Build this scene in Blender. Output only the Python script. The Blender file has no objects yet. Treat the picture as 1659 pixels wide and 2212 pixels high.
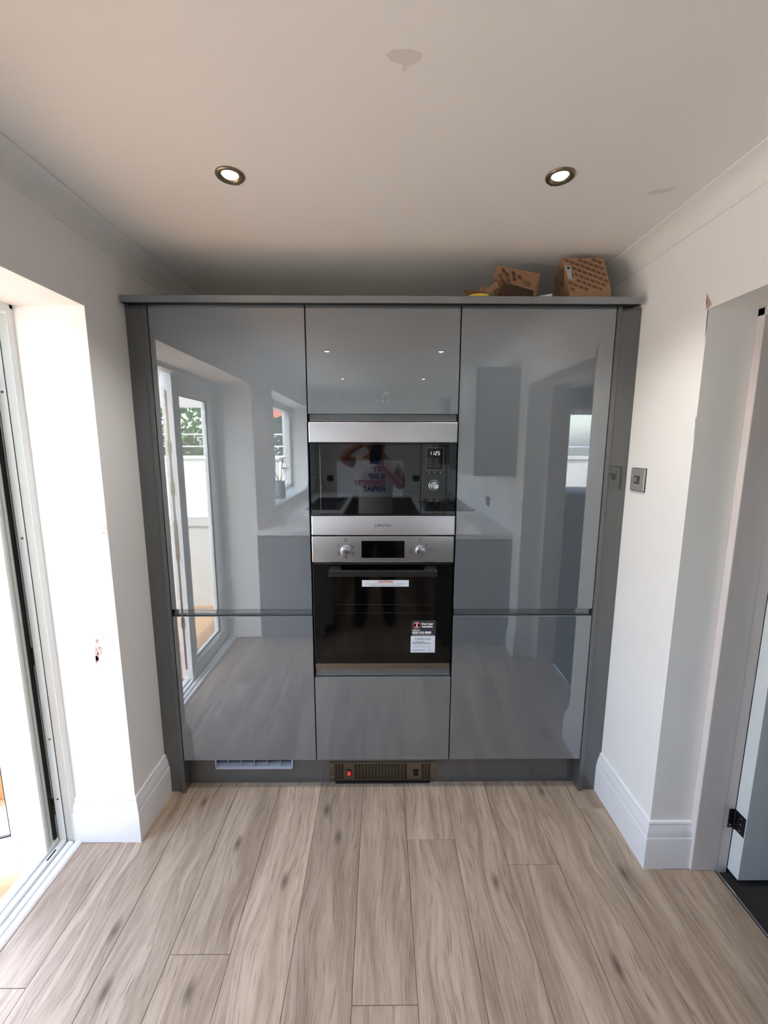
import bpy, bmesh, math, random
from mathutils import Vector, Matrix
random.seed(7)
S = bpy.context.scene
COL = S.collection

# ---------------------------------------------------------------- camera
cam = bpy.data.cameras.new('camera'); camo = bpy.data.objects.new('camera', cam); COL.objects.link(camo)
CP = Vector((-0.00967, -1.70846, 1.57501)); pit, yaw, rol = 0.156954, 0.008062, 0.00139
fw = Vector((math.sin(yaw)*math.cos(pit), math.cos(yaw)*math.cos(pit), -math.sin(pit)))
r0 = Vector((math.cos(yaw), -math.sin(yaw), 0)); u0 = r0.cross(fw)
rt = math.cos(rol)*r0 + math.sin(rol)*u0; up = -math.sin(rol)*r0 + math.cos(rol)*u0
M = Matrix(((rt.x, up.x, -fw.x, CP.x), (rt.y, up.y, -fw.y, CP.y), (rt.z, up.z, -fw.z, CP.z), (0, 0, 0, 1)))
camo.matrix_world = M
cam.sensor_fit = 'VERTICAL'; cam.sensor_height = 24.0; cam.sensor_width = 24.0
cam.lens = 24.0*908.11/2212.0; cam.clip_start = 0.005; cam.clip_end = 200
S.camera = camo

# ---------------------------------------------------------------- world, sun, exposure
S.view_settings.view_transform = 'Standard'; S.view_settings.look = 'None'
S.view_settings.gamma = 1.0; S.view_settings.use_curve_mapping = False
S.view_settings.exposure = 0.47
W = bpy.data.worlds.new('sky'); S.world = W; W.use_nodes = True
wn = W.node_tree.nodes; wl = W.node_tree.links
bg = wn['Background']; sky = wn.new('ShaderNodeTexSky'); sky.sky_type = 'NISHITA'
sky.sun_disc = False; sky.sun_elevation = math.radians(52); sky.sun_rotation = math.radians(-10)
sky.air_density = 1.0; sky.dust_density = 2.5; sky.ozone_density = 1.0
mixw = wn.new('ShaderNodeMix'); mixw.data_type = 'RGBA'; mixw.inputs[0].default_value = 0.38
wl.new(sky.outputs[0], mixw.inputs[6]); mixw.inputs[7].default_value = (.32, .33, .35, 1)
wl.new(mixw.outputs[2], bg.inputs[0]); bg.inputs[1].default_value = 2.7
sun = bpy.data.lights.new('sun', 'SUN'); sun.energy = 8.2; sun.angle = math.radians(1.0); sun.color = (1, .97, .93)
suno = bpy.data.objects.new('sun', sun); COL.objects.link(suno)
suno.rotation_euler = Vector((-0.10, -0.62, -1.0)).to_track_quat('-Z', 'Y').to_euler()
def portal(n, loc, rot, sx, sy):
    l = bpy.data.lights.new(n, 'AREA'); l.shape = 'RECTANGLE'; l.size = sx; l.size_y = sy; l.cycles.is_portal = True
    o = bpy.data.objects.new(n, l); COL.objects.link(o); o.location = loc; o.rotation_euler = rot
portal('patio_sky_portal', (-1.34, -.90, 1.03), (0, -math.pi/2, 0), 2.0, 1.33)
portal('window_sky_portal', (-1.30, -3.12, 1.53), (0, -math.pi/2, 0), 1.05, 1.8)
portal('dining_sky_portal', (2.9, -4.06, 1.5), (-math.pi/2, 0, math.pi), 1.0, 1.2)
cy = S.cycles
cy.max_bounces = 12; cy.diffuse_bounces = 10; cy.glossy_bounces = 5; cy.transparent_max_bounces = 16
cy.caustics_reflective = False; cy.caustics_refractive = False; cy.sample_clamp_indirect = 8.0

# ---------------------------------------------------------------- materials
def lin(c):
    return tuple(((x/255)/12.92 if x/255 <= .04045 else ((x/255+.055)/1.055)**2.4) for x in c)
def mat(name, col, rough=.5, metal=0.0, var=.03, scale=20.0, bump=0.0, coat=0.0, srgb=True, spec=.5, emis=None, stretch=None, coat_ior=1.5):
    m = bpy.data.materials.new(name); m.use_nodes = True
    nt = m.node_tree; b = nt.nodes['Principled BSDF']
    c = lin(col) if srgb else col
    tc = nt.nodes.new('ShaderNodeTexCoord'); mp = nt.nodes.new('ShaderNodeMapping'); nz = nt.nodes.new('ShaderNodeTexNoise')
    nt.links.new(tc.outputs['Object'], mp.inputs[0]); nt.links.new(mp.outputs[0], nz.inputs[0])
    if stretch: mp.inputs['Scale'].default_value = stretch
    nz.inputs['Scale'].default_value = scale; nz.inputs['Detail'].default_value = 4
    rp = nt.nodes.new('ShaderNodeValToRGB'); nt.links.new(nz.outputs[0], rp.inputs[0])
    rp.color_ramp.elements[0].position = .3; rp.color_ramp.elements[1].position = .7
    rp.color_ramp.elements[0].color = tuple(x*(1-var) for x in c)+(1,)
    rp.color_ramp.elements[1].color = tuple(min(1, x*(1+var)) for x in c)+(1,)
    nt.links.new(rp.outputs[0], b.inputs['Base Color'])
    b.inputs['Roughness'].default_value = rough; b.inputs['Metallic'].default_value = metal
    b.inputs['Specular IOR Level'].default_value = spec
    b.inputs['Coat Weight'].default_value = coat; b.inputs['Coat Roughness'].default_value = .01; b.inputs['Coat IOR'].default_value = coat_ior
    if bump:
        bp = nt.nodes.new('ShaderNodeBump'); bp.inputs['Strength'].default_value = bump; bp.inputs['Distance'].default_value = .002
        nt.links.new(nz.outputs[0], bp.inputs['Height']); nt.links.new(bp.outputs[0], b.inputs['Normal'])
    if emis:
        b.inputs['Emission Color'].default_value = (*emis[0], 1); b.inputs['Emission Strength'].default_value = emis[1]
    return m
WALL = mat('wall_paint', (236, 235, 233), .75, var=.012, scale=3, bump=.05)
CEIL = mat('ceiling_paint', (232, 230, 227), .85, var=.012, scale=2)
WOODW = mat('white_gloss_trim', (226, 227, 230), .35, var=.01)
OLDW = mat('old_trim_paint', (205, 198, 196), .45, var=.03, scale=40, bump=.1, stretch=(1, 1, .2))
DOORW = mat('hall_door_paint', (205, 210, 212), .4, var=.02)
UPVC = mat('upvc_white', (232, 236, 236), .3, var=.01)
UPVCO = mat('upvc_toned_down', (176, 176, 172), .4)  # conservatory white darkened so it bounces less light onto the reveal
UPVCD = mat('upvc_darker_face', (188, 193, 188), .45, var=.02)
RUB = mat('black_rubber', (22, 20, 24), .6)
CHIP = mat('bare_plaster', (214, 178, 168), .9, var=.06, scale=60)
CHIPB = mat('bare_plaster_tan', (190, 165, 145), .9, var=.1, scale=60)
STAIN = mat('ceiling_scuff', (214, 210, 206), .85, var=.02, scale=30)
GREY = mat('gloss_grey_door', (90, 97, 104), .6, var=.01, scale=4, coat=1.0, spec=0, coat_ior=2.5)
GREYM = mat('gloss_grey_panel', (76, 79, 80), .6, var=.01, scale=4, coat=1.0, spec=0, coat_ior=1.9)
GREYR = mat('handle_rail_grey', (88, 93, 98), .4, var=.01, scale=6, coat=1, spec=0, coat_ior=1.9)
CTOP = mat('unit_top_board', (214, 212, 208), .6)
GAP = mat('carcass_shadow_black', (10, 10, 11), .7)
BLACKG = mat('black_glass', (6, 7, 9), .03, var=0, spec=.75)
BLACKO = mat('oven_black_glass', (5, 5, 6), .04, var=0, spec=.38)
MESHG = mat('microwave_window_glass', (15, 22, 36), .03, var=0, spec=.8, coat=.9)
BLACKP = mat('black_plastic', (20, 21, 23), .35, var=.05)
DARKP = mat('dark_display', (4, 4, 5), .06, var=0)
CHROME = mat('satin_chrome', (205, 210, 216), .16, 1.0)
def brushed(name, col, rough, aniso=.75):
    m = mat(name, col, rough, 1.0, var=.05, scale=60, stretch=(.3, 1, 14))
    b = m.node_tree.nodes['Principled BSDF']; cx = m.node_tree.nodes.new('ShaderNodeCombineXYZ'); cx.inputs[0].default_value = 1
    b.inputs['Anisotropic'].default_value = aniso; m.node_tree.links.new(cx.outputs[0], b.inputs['Tangent'])
    return m
STEEL = brushed('brushed_steel', (222, 223, 228), .22)
STEELD = brushed('brushed_steel_dark', (128, 122, 112), .35)
BRASS = mat('antique_nickel', (140, 128, 108), .3, 1.0, var=.05)
LAMPM = mat('lamp_glow', (255, 240, 215), .5, emis=((1, .86, .66), 9.0))
INKK = mat('ink_black', (28, 26, 28), .6)
INKR = mat('ink_red', (186, 44, 38), .6)
INKW = mat('ink_white', (236, 238, 240), .6)
INKG = mat('ink_grey', (92, 98, 112), .6)
DIGIT = mat('display_digits', (200, 205, 210), .5, emis=((.75, .8, .85), .22))
STKW = mat('sticker_white', (205, 214, 226), .5)
STKK = mat('sticker_charcoal', (44, 46, 56), .5)
CARD = mat('cardboard', (162, 124, 94), .85, var=.05, scale=30)
CARDD = mat('cardboard_dark', (122, 84, 52), .85, var=.06, scale=30)
PRINT = mat('box_print_brown', (74, 44, 28), .8)
YEL = mat('yellow_plastic', (214, 190, 70), .4)
PAPER = mat('white_paper', (238, 238, 238), .8)
REDR = mat('red_rocker', (214, 44, 34), .25, emis=((.8, .05, .03), .25))
CARPET = mat('dark_carpet', (44, 42, 42), .95, var=.3, scale=220, bump=.5)
DINW = mat('dining_wall_paint', (120, 122, 124), .8)
WORKT = mat('worktop_white', (222, 222, 222), .3, var=.03, scale=40)
UNIT = mat('kitchen_unit_grey', (122, 123, 122), .2, coat=.6)
SINKM = mat('sink_black_granite', (26, 27, 30), .35, var=.3, scale=300)
SKIN = mat('skin', (176, 122, 96), .55, var=.05)
SHIRT = mat('tshirt_cotton', (206, 202, 198), .9, var=.03, bump=.3, scale=60)
SHORTS = mat('dark_trousers', (28, 29, 36), .9)
BOOT = mat('boot_leather', (34, 30, 28), .6)
HAIR = mat('dark_hair', (26, 20, 17), .7, bump=.5, scale=120)
PATIO = mat('terracotta_floor', (182, 146, 110), .7, var=.07, scale=6)
RENDER = mat('white_render', (226, 222, 214), .9, var=.04)
LEAF = mat('hedge_leaf', (96, 140, 62), .7, var=.35, scale=30)
LEAFD = mat('hedge_dark', (44, 76, 42), .8, var=.3, scale=30)
ROOFM = mat('red_roof_tile', (170, 98, 78), .85, var=.1)
GRASS = mat('pale_paving', (186, 180, 170), .9, var=.1)
BRICK = mat('house_brick', (176, 120, 98), .9, var=.1)
LACE = bpy.data.materials.new('lace_curtain'); LACE.use_nodes = True
_b = LACE.node_tree.nodes['Principled BSDF']; _b.inputs['Base Color'].default_value = (.85, .85, .87, 1)
_t = LACE.node_tree.nodes.new('ShaderNodeBsdfTranslucent'); _t.inputs[0].default_value = (.85, .85, .88, 1)
_nz = LACE.node_tree.nodes.new('ShaderNodeTexNoise'); _nz.inputs['Scale'].default_value = 40
_mx = LACE.node_tree.nodes.new('ShaderNodeMixShader'); _mx.inputs[0].default_value = .5
_tr = LACE.node_tree.nodes.new('ShaderNodeBsdfTransparent'); _m2 = LACE.node_tree.nodes.new('ShaderNodeMixShader')
LACE.node_tree.links.new(_b.outputs[0], _mx.inputs[1]); LACE.node_tree.links.new(_t.outputs[0], _mx.inputs[2])
LACE.node_tree.links.new(_nz.outputs[0], _m2.inputs[0])
LACE.node_tree.links.new(_mx.outputs[0], _m2.inputs[1]); LACE.node_tree.links.new(_tr.outputs[0], _m2.inputs[2])
LACE.node_tree.links.new(_m2.outputs[0], LACE.node_tree.nodes['Material Output'].inputs[0])
GLASS = bpy.data.materials.new('clear_glazing'); GLASS.use_nodes = True
nt = GLASS.node_tree; nt.nodes.clear()
_o = nt.nodes.new('ShaderNodeOutputMaterial'); _tr = nt.nodes.new('ShaderNodeBsdfTransparent'); _tr.inputs[0].default_value = (.94, .96, .95, 1)
_g = nt.nodes.new('ShaderNodeBsdfGlossy'); _g.inputs['Roughness'].default_value = .01; _f = nt.nodes.new('ShaderNodeFresnel'); _f.inputs[0].default_value = 1.45
_m = nt.nodes.new('ShaderNodeMixShader'); _ge = nt.nodes.new('ShaderNodeNewGeometry'); _mu = nt.nodes.new('ShaderNodeMath'); _mu.operation = 'SUBTRACT'; _mu.use_clamp = True
nt.links.new(_f.outputs[0], _mu.inputs[0]); nt.links.new(_ge.outputs['Backfacing'], _mu.inputs[1]); nt.links.new(_mu.outputs[0], _m.inputs[0]); nt.links.new(_tr.outputs[0], _m.inputs[1]); nt.links.new(_g.outputs[0], _m.inputs[2]); nt.links.new(_m.outputs[0], _o.inputs[0])

def make_floor_mat():
    m = bpy.data.materials.new('oak_laminate'); m.use_nodes = True; nt = m.node_tree; N = nt.nodes; L = nt.links
    b = N['Principled BSDF']; tc = N.new('ShaderNodeTexCoord'); oi = N.new('ShaderNodeObjectInfo')
    mul = N.new('ShaderNodeMath'); mul.operation = 'MULTIPLY'; mul.inputs[1].default_value = 37.0; L.new(oi.outputs['Random'], mul.inputs[0])
    cb = N.new('ShaderNodeCombineXYZ'); L.new(mul.outputs[0], cb.inputs[0]); L.new(mul.outputs[0], cb.inputs[1]); L.new(mul.outputs[0], cb.inputs[2])
    add = N.new('ShaderNodeVectorMath'); add.operation = 'ADD'; L.new(tc.outputs['Object'], add.inputs[0]); L.new(cb.outputs[0], add.inputs[1])
    # knots: sparse stretched voronoi
    mk = N.new('ShaderNodeMapping'); mk.inputs['Scale'].default_value = (6.0, 2.4, 1.0); L.new(add.outputs[0], mk.inputs[0])
    vo = N.new('ShaderNodeTexVoronoi'); vo.inputs['Scale'].default_value = 1.0; vo.inputs['Randomness'].default_value = 1.0; vo.voronoi_dimensions = '2D'; L.new(mk.outputs[0], vo.inputs[0])
    kn = N.new('ShaderNodeMapRange'); kn.inputs[1].default_value = .015; kn.inputs[2].default_value = .11; kn.inputs[3].default_value = 1; kn.inputs[4].default_value = 0
    L.new(vo.outputs['Distance'], kn.inputs[0])
    sep = N.new('ShaderNodeSeparateColor'); L.new(vo.outputs['Color'], sep.inputs[0])
    gt = N.new('ShaderNodeMath'); gt.operation = 'GREATER_THAN'; gt.inputs[1].default_value = .6; L.new(sep.outputs[0], gt.inputs[0])
    kk = N.new('ShaderNodeMath'); kk.operation = 'MULTIPLY'; L.new(kn.outputs[0], kk.inputs[0]); L.new(gt.outputs[0], kk.inputs[1])
    # halo bending of grain round knots
    hal = N.new('ShaderNodeMapRange'); hal.inputs[1].default_value = 0; hal.inputs[2].default_value = .5; hal.inputs[3].default_value = .03; hal.inputs[4].default_value = 0
    L.new(vo.outputs['Distance'], hal.inputs[0])
    cb2 = N.new('ShaderNodeCombineXYZ'); L.new(hal.outputs[0], cb2.inputs[0])
    add2 = N.new('ShaderNodeVectorMath'); add2.operation = 'ADD'; L.new(add.outputs[0], add2.inputs[0]); L.new(cb2.outputs[0], add2.inputs[1])
    # broad figure
    m1 = N.new('ShaderNodeMapping'); m1.inputs['Scale'].default_value = (17, 1.6, 1); L.new(add2.outputs[0], m1.inputs[0])
    n1 = N.new('ShaderNodeTexNoise'); n1.inputs['Scale'].default_value = 1.0; n1.inputs['Detail'].default_value = 9; n1.inputs['Roughness'].default_value = .62; n1.inputs['Distortion'].default_value = .35; L.new(m1.outputs[0], n1.inputs[0])
    # fine pores
    m2 = N.new('ShaderNodeMapping'); m2.inputs['Scale'].default_value = (260, 11, 1); L.new(add2.outputs[0], m2.inputs[0])
    n2 = N.new('ShaderNodeTexNoise'); n2.inputs['Scale'].default_value = 1.0; n2.inputs['Detail'].default_value = 3; L.new(m2.outputs[0], n2.inputs[0])
    # rings
    m3 = N.new('ShaderNodeMapping'); m3.inputs['Scale'].default_value = (75, 3.0, 1); L.new(add2.outputs[0], m3.inputs[0])
    n3 = N.new('ShaderNodeTexNoise'); n3.inputs['Scale'].default_value = 1.0; n3.inputs['Detail'].default_value = 4; n3.inputs['Distortion'].default_value = .5; L.new(m3.outputs[0], n3.inputs[0])
    r1 = N.new('ShaderNodeValToRGB'); L.new(n1.outputs[0], r1.inputs[0])
    e = r1.color_ramp.elements; e[0].position = .28; e[0].color = (*lin((132, 114, 97)), 1); e[1].position = .68; e[1].color = (*lin((184, 166, 148)), 1)
    x = r1.color_ramp.elements.new(.48); x.color = (*lin((162, 144, 127)), 1)
    def mixm(a, fac_out, col, lo, hi, amt):
        mr = N.new('ShaderNodeMapRange'); mr.inputs[1].default_value = lo; mr.inputs[2].default_value = hi; mr.inputs[3].default_value = 0; mr.inputs[4].default_value = amt
        L.new(fac_out, mr.inputs[0])
        mx = N.new('ShaderNodeMix'); mx.data_type = 'RGBA'; L.new(mr.outputs[0], mx.inputs[0]); L.new(a, mx.inputs[6]); mx.inputs[7].default_value = (*lin(col), 1)
        return mx.outputs[2]
    c = mixm(r1.outputs[0], n3.outputs[0], (126, 108, 92), .52, .72, .65)
    c = mixm(c, n2.outputs[0], (112, 94, 78), .56, .70, .65)
    c = mixm(c, n2.outputs[0], (196, 183, 170), .40, .28, .35)
    c = mixm(c, kk.outputs[0], (84, 70, 60), 0, 1, .8)
    hs = N.new('ShaderNodeHueSaturation'); L.new(c, hs.inputs['Color'])
    mr = N.new('ShaderNodeMapRange'); mr.inputs[3].default_value = .93; mr.inputs[4].default_value = 1.07; L.new(oi.outputs['Random'], mr.inputs[0]); L.new(mr.outputs[0], hs.inputs['Value'])
    hs.inputs['Saturation'].default_value = 1.0
    L.new(hs.outputs[0], b.inputs['Base Color'])
    b.inputs['Roughness'].default_value = .42; b.inputs['Specular IOR Level'].default_value = .35
    bp = N.new('ShaderNodeBump'); bp.inputs['Strength'].default_value = .15; bp.inputs['Distance'].default_value = .001; L.new(n2.outputs[0], bp.inputs['Height']); L.new(bp.outputs[0], b.inputs['Normal'])
    return m
OAK = make_floor_mat()

# ---------------------------------------------------------------- mesh helpers
def box(bm, x0, x1, y0, y1, z0, z1, bev=0.0, seg=2):
    vs = [bm.verts.new((x, y, z)) for z in (z0, z1) for y in (y0, y1) for x in (x0, x1)]
    fs = [(0, 2, 3, 1), (4, 5, 7, 6), (0, 1, 5, 4), (2, 6, 7, 3), (0, 4, 6, 2), (1, 3, 7, 5)]
    faces = [bm.faces.new([vs[i] for i in f]) for f in fs]
    if bev > 0:
        es = list({e for f in faces for e in f.edges})
        bmesh.ops.bevel(bm, geom=es, offset=bev, segments=seg, affect='EDGES', profile=.5)
def hexa(bm, pts):   # 8 points: bottom 4 ccw, top 4 ccw
    v = [bm.verts.new(p) for p in pts]
    for f in ((3, 2, 1, 0), (4, 5, 6, 7), (0, 1, 5, 4), (1, 2, 6, 5), (2, 3, 7, 6), (3, 0, 4, 7)):
        bm.faces.new([v[i] for i in f])
def prism(bm, poly, axis, a, b):
    """poly 2D points extruded along axis. axis 'z': (x,y); 'y': (x,z); 'x': (y,z)"""
    def P(p, t):
        return (p[0], p[1], t) if axis == 'z' else ((p[0], t, p[1]) if axis == 'y' else (t, p[0], p[1]))
    A = [bm.verts.new(P(p, a)) for p in poly]; B = [bm.verts.new(P(p, b)) for p in poly]
    n = len(poly)
    bm.faces.new(A); bm.faces.new(list(reversed(B)))
    for i in range(n): bm.faces.new((A[i], B[i], B[(i+1) % n], A[(i+1) % n]))
def lathe(bm, prof, c, ax, n=40, cap=True):
    """prof [(r,h)] about axis ax through c"""
    ax = Vector(ax).normalized(); t = Vector((0, 0, 1)) if abs(ax.z) < .9 else Vector((1, 0, 0))
    u = ax.cross(t).normalized(); v = ax.cross(u); c = Vector(c); rings = []
    for r, h in prof:
        rings.append([bm.verts.new(c + ax*h + (u*math.cos(2*math.pi*i/n) + v*math.sin(2*math.pi*i/n))*max(r, 1e-5)) for i in range(n)])
    for a, b in zip(rings, rings[1:]):
        for i in range(n): bm.faces.new((a[i], a[(i+1) % n], b[(i+1) % n], b[i]))
    if cap: bm.faces.new(rings[0]); bm.faces.new(rings[-1])
def tube(bm, pts, r, n=10):
    pts = [Vector(p) for p in pts]; rings = []
    for i, p in enumerate(pts):
        d = (pts[min(i+1, len(pts)-1)] - pts[max(i-1, 0)]).normalized()
        t = Vector((0, 0, 1)) if abs(d.z) < .9 else Vector((1, 0, 0))
        u = d.cross(t).normalized(); v = d.cross(u); rr = r[i] if isinstance(r, (list, tuple)) else r
        rings.append([bm.verts.new(p + (u*math.cos(2*math.pi*k/n) + v*math.sin(2*math.pi*k/n))*rr) for k in range(n)])
    for a, b in zip(rings, rings[1:]):
        for k in range(n): bm.faces.new((a[k], a[(k+1) % n], b[(k+1) % n], b[k]))
    bm.faces.new(rings[0]); bm.faces.new(rings[-1])
def text(bm, s, size, org, ux, uz, align='CENTER', off=0.0004, wide=1.0, bold=0.0):
    cu = bpy.data.curves.new('t', 'FONT'); cu.body = s; cu.size = size; cu.align_x = align; cu.align_y = 'CENTER'; cu.resolution_u = 2
    cu.offset = bold
    ob = bpy.data.objects.new('t', cu); me = bpy.data.meshes.new_from_object(ob)
    ux = Vector(ux); uz = Vector(uz); n = ux.cross(uz); org = Vector(org)
    vs = [bm.verts.new(org + ux*v.co.x*wide + uz*v.co.y + n*off) for v in me.vertices]
    for p in me.polygons:
        try: bm.faces.new([vs[i] for i in p.vertices])
        except ValueError: pass
    bpy.data.meshes.remove(me); bpy.data.objects.remove(ob); bpy.data.curves.remove(cu)
def quad(bm, org, ux, uz, w, h, off=.0003):
    ux = Vector(ux); uz = Vector(uz); n = ux.cross(uz); o = Vector(org) + n*off
    bm.faces.new([bm.verts.new(o + ux*a*w/2 + uz*b*h/2) for a, b in ((-1, -1), (1, -1), (1, 1), (-1, 1))])
def obj(name, bm, m, parent=None, smooth=None, fixn=True, origin=None, big=1.5e-4, **props):
    if fixn: bmesh.ops.recalc_face_normals(bm, faces=bm.faces)
    me = bpy.data.meshes.new(name); bm.to_mesh(me); bm.free()
    o = bpy.data.objects.new(name, me); COL.objects.link(o); me.materials.append(m)
    off = Vector((0, 0, 0))
    if origin is not None: off = Vector(origin)
    elif parent is not None: off = parent.location if parent.parent is None else parent.location + parent.parent.location
    me.transform(Matrix.Translation(-off))
    if parent is not None:
        wp = parent.location if parent.parent is None else parent.location + parent.parent.location
        o.parent = parent; o.location = off - wp
    else: o.location = off
    if smooth:
        for p in me.polygons: p.use_smooth = True
        me.set_sharp_from_angle(angle=math.radians(smooth))
        for p in me.polygons: p.use_smooth = p.area < big
    for k, v in props.items(): o[k] = v
    return o
def thing(name, label, cat, loc, group=None):
    o = bpy.data.objects.new(name, None); COL.objects.link(o); o.location = loc; o['label'] = label; o['category'] = cat
    o.empty_display_size = .05
    if group: o['group'] = group
    return o
def tag(o, label, cat, group=None):
    o['label'] = label; o['category'] = cat
    if group: o['group'] = group
    return o
def B(): return bmesh.new()
def boxo(name, m, parent, *a, **k):
    bev = k.pop('bev', 0); b = B(); box(b, *a, bev=bev); return obj(name, b, m, parent, smooth=30 if bev else None, **k)
def struct(name, bm, m, parent=None, **k):
    o = obj(name, bm, m, parent, **k)
    if parent is None: o['kind'] = 'structure'
    return o

# ---------------------------------------------------------------- room constants
XL, XR, YB, YF, ZC = -.990, 1.0, .62, -4.6, 2.32
PY0, PY1, PZ = -.221, -1.586, 2.03        # patio opening
WY0, WY1, WZ0, WZ1 = -2.2, -4.05, 1.0, 2.07   # kitchen window
HY0, HY1, HZ = -.342, -1.25, 1.992        # hall opening
XLo, XRo = -1.33, 1.25

# ---------------------------------------------------------------- structure
b = B()
for args in ((XLo, XL, PY0, YB+.2, 0, ZC+.1), (XLo, XL, PY1, PY0, PZ, ZC+.1), (XLo, XL, WY0, PY1, 0, ZC+.1),
             (XLo, XL, WY1, WY0, 0, WZ0), (XLo, XL, WY1, WY0, WZ1, ZC+.1), (XLo, XL, YF-.2, WY1, 0, ZC+.1)):
    box(b, *args)
wall_left = struct('wall_left', b, WALL)
b = B()
for args in ((XR, XRo, HY0, YB+.2, -.02, ZC+.1), (XR, XRo, HY1, HY0, HZ, ZC+.1), (XR, XRo, YF-.2, HY1, -.02, ZC+.1)):
    box(b, *args)
wall_right = struct('wall_right', b, WALL)
b = B(); box(b, XL, XR, YB, YB+.2, 0, ZC+.1); struct('wall_back', b, WALL)
b = B(); box(b, XL, XR, YF-.2, YF, 0, ZC+.1); struct('wall_front', b, WALL)
b = B(); box(b, XL-.1, XR+.1, YF-.1, YB+.1, ZC, ZC+.12); ceiling = struct('ceiling', b, CEIL)
# scuffs on the ceiling
def blob(name, m, parent, cx, cyy, pts, z):
    b = B(); vs = [b.verts.new((cx+x, cyy+y, z)) for x, y in pts]; f = b.faces.new(vs)
    bmesh.ops.triangulate(b, faces=[f]); return obj(name, b, m, parent, fixn=False)
blob('scuff_mark', STAIN, ceiling, .036, -.768, [(-.037, -.002), (-.02, -.012), (.01, -.013), (.036, -.004), (.03, .012), (.012, .02), (.004, .035), (-.004, .034), (-.002, .02), (-.012, .016), (-.026, .012)], ZC-.0006)
blob('scuff_mark', STAIN, ceiling, .82, -.335, [(-.035, .012), (-.03, -.004), (-.005, -.014), (.035, -.022), (.03, -.008), (.012, .006), (-.015, .014)], ZC-.0006)

# floor: sub-base plus planks
b = B(); box(b, XL-.26, 1.245, YF, YB, -.05, -.009); floor = struct('floor', b, GAP)
seams = [-1.43, -1.24, -1.05, -.86, -.67, -.48, -.287, -.092, .097, .29, .475, .668, .862, 1.055, 1.245]
joint = {4: -.62, 7: -.745, 8: -.236, 10: -.341, 12: -.093, 5: -1.25, 6: .42, 9: -1.02, 11: -.95, 3: -1.0, 2: -.9, 13: -1.1, 1: -.7}
PL = 1.29
for i in range(len(seams)-1):
    x0, x1 = seams[i], seams[i+1]
    x0c = max(x0, -1.215); x1c = min(x1, 1.245)
    if x1c - x0c < .02: continue
    y = joint.get(i, -.3)
    while y < .62: y += PL
    while y > YF:
        ya, yb = max(y-PL, YF), min(y, .61); y -= PL
        if x1 <= XL: ya, yb = max(ya, PY1+.01), min(yb, PY0-.02)      # in the patio reveal
        if x0 >= XR: ya, yb = max(ya, HY1+.02), min(yb, HY0-.02)
        if yb - ya < .03: continue
        xa, xb = x0c+.0006, x1c-.0006
        b = B()
        if x0 < XR < x1:       # plank running under the right wall: keep to the room away from the doorway
            box(b, xa, XR, ya, yb, -.009, 0)
            bmesh.ops.bevel(b, geom=list(b.edges), offset=.0009, segments=1, affect='EDGES')
            obj('plank', b, OAK, floor, origin=((xa+xb)/2, (ya+yb)/2, 0))
            b = B(); y0_, y1_ = max(ya, HY1+.01), min(yb, HY0-.016)
            if y1_ - y0_ < .03: b.free(); continue
            box(b, XR, xb, y0_, y1_, -.009, 0); obj('plank', b, OAK, floor, origin=((xa+xb)/2, (ya+yb)/2, 0)); continue
        if x0 < XL < x1:
            box(b, XL-.0, xb, ya+.0006, yb-.0006, -.009, 0)
            bmesh.ops.bevel(b, geom=list(b.edges), offset=.0009, segments=1, affect='EDGES')
            obj('plank', b, OAK, floor, origin=((xa+xb)/2, (ya+yb)/2, 0))
            y0_, y1_ = max(ya, PY1+.01), min(yb, PY0-.015)
            if y1_-y0_ > .03:
                b = B(); box(b, xa, XL, y0_, y1_, -.009, 0); obj('plank', b, OAK, floor, origin=((xa+xb)/2, (ya+yb)/2, 0))
            continue
        box(b, xa, xb, ya+.0006, yb-.0006, -.009, 0)
        bmesh.ops.bevel(b, geom=list(b.edges), offset=.0009, segments=1, affect='EDGES')
        obj('plank', b, OAK, floor, origin=((xa+xb)/2, (ya+yb)/2, 0))

# coving
def cove(name, x, sgn, y0, y1):
    d = .066; pr = [(0, -d), (.004, -d), (.006, -d+.006)]
    for k in range(7):
        a = math.pi/2*k/6; pr.append((.006+(d-.012)*(1-math.cos(a)), -d+.006+(d-.012)*math.sin(a)))
    pr += [(d, -.004), (d, 0), (0, 0)]
    b = B(); prism(b, [(x+sgn*p, ZC+q) for p, q in pr], 'y', y0, y1); return struct(name, b, CEIL, smooth=50, big=99)
cove('trim_1', XL, 1, YF, YB); cove('trim_2', XR, -1, YF, YB)

# skirting (ogee) with mitred corner returns
SK = [(0, 0), (.020, 0), (.020, .126), (.0185, .131), (.017, .133), (.0165, .142), (.0145, .155), (.010, .170), (.0075, .178), (.0085, .183), (.006, .189), (0, .190)]
def skirt(name, path, m=WOODW):
    """path: list of 2D wall points; skirting stands on the left-hand side normal given"""
    b = B(); n = len(path); rings = []
    for i, (p, nrm) in enumerate(path):
        rings.append([b.verts.new((p[0]+nrm[0]*d, p[1]+nrm[1]*d, z)) for d, z in SK])
    for a, c in zip(rings, rings[1:]):
        for k in range(len(SK)): b.faces.new((a[k], a[(k+1) % len(SK)], c[(k+1) % len(SK)], c[k]))
    b.faces.new(rings[0]); b.faces.new(rings[-1]); return struct(name, b, m, smooth=25, big=99)
skirt('baseboard_right', [((XR, .01), (-1, 0)), ((XR, HY0), (-1, -1)), ((1.152, HY0), (0, -1))])
skirt('baseboard_left', [((XL, .01), (1, 0)), ((XL, PY0), (1, -1)), ((-1.232, PY0), (0, -1))])
skirt('baseboard_front', [((XR, HY1), (-1, 1)), ((XR, -1.415), (-1, 0))])

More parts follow.
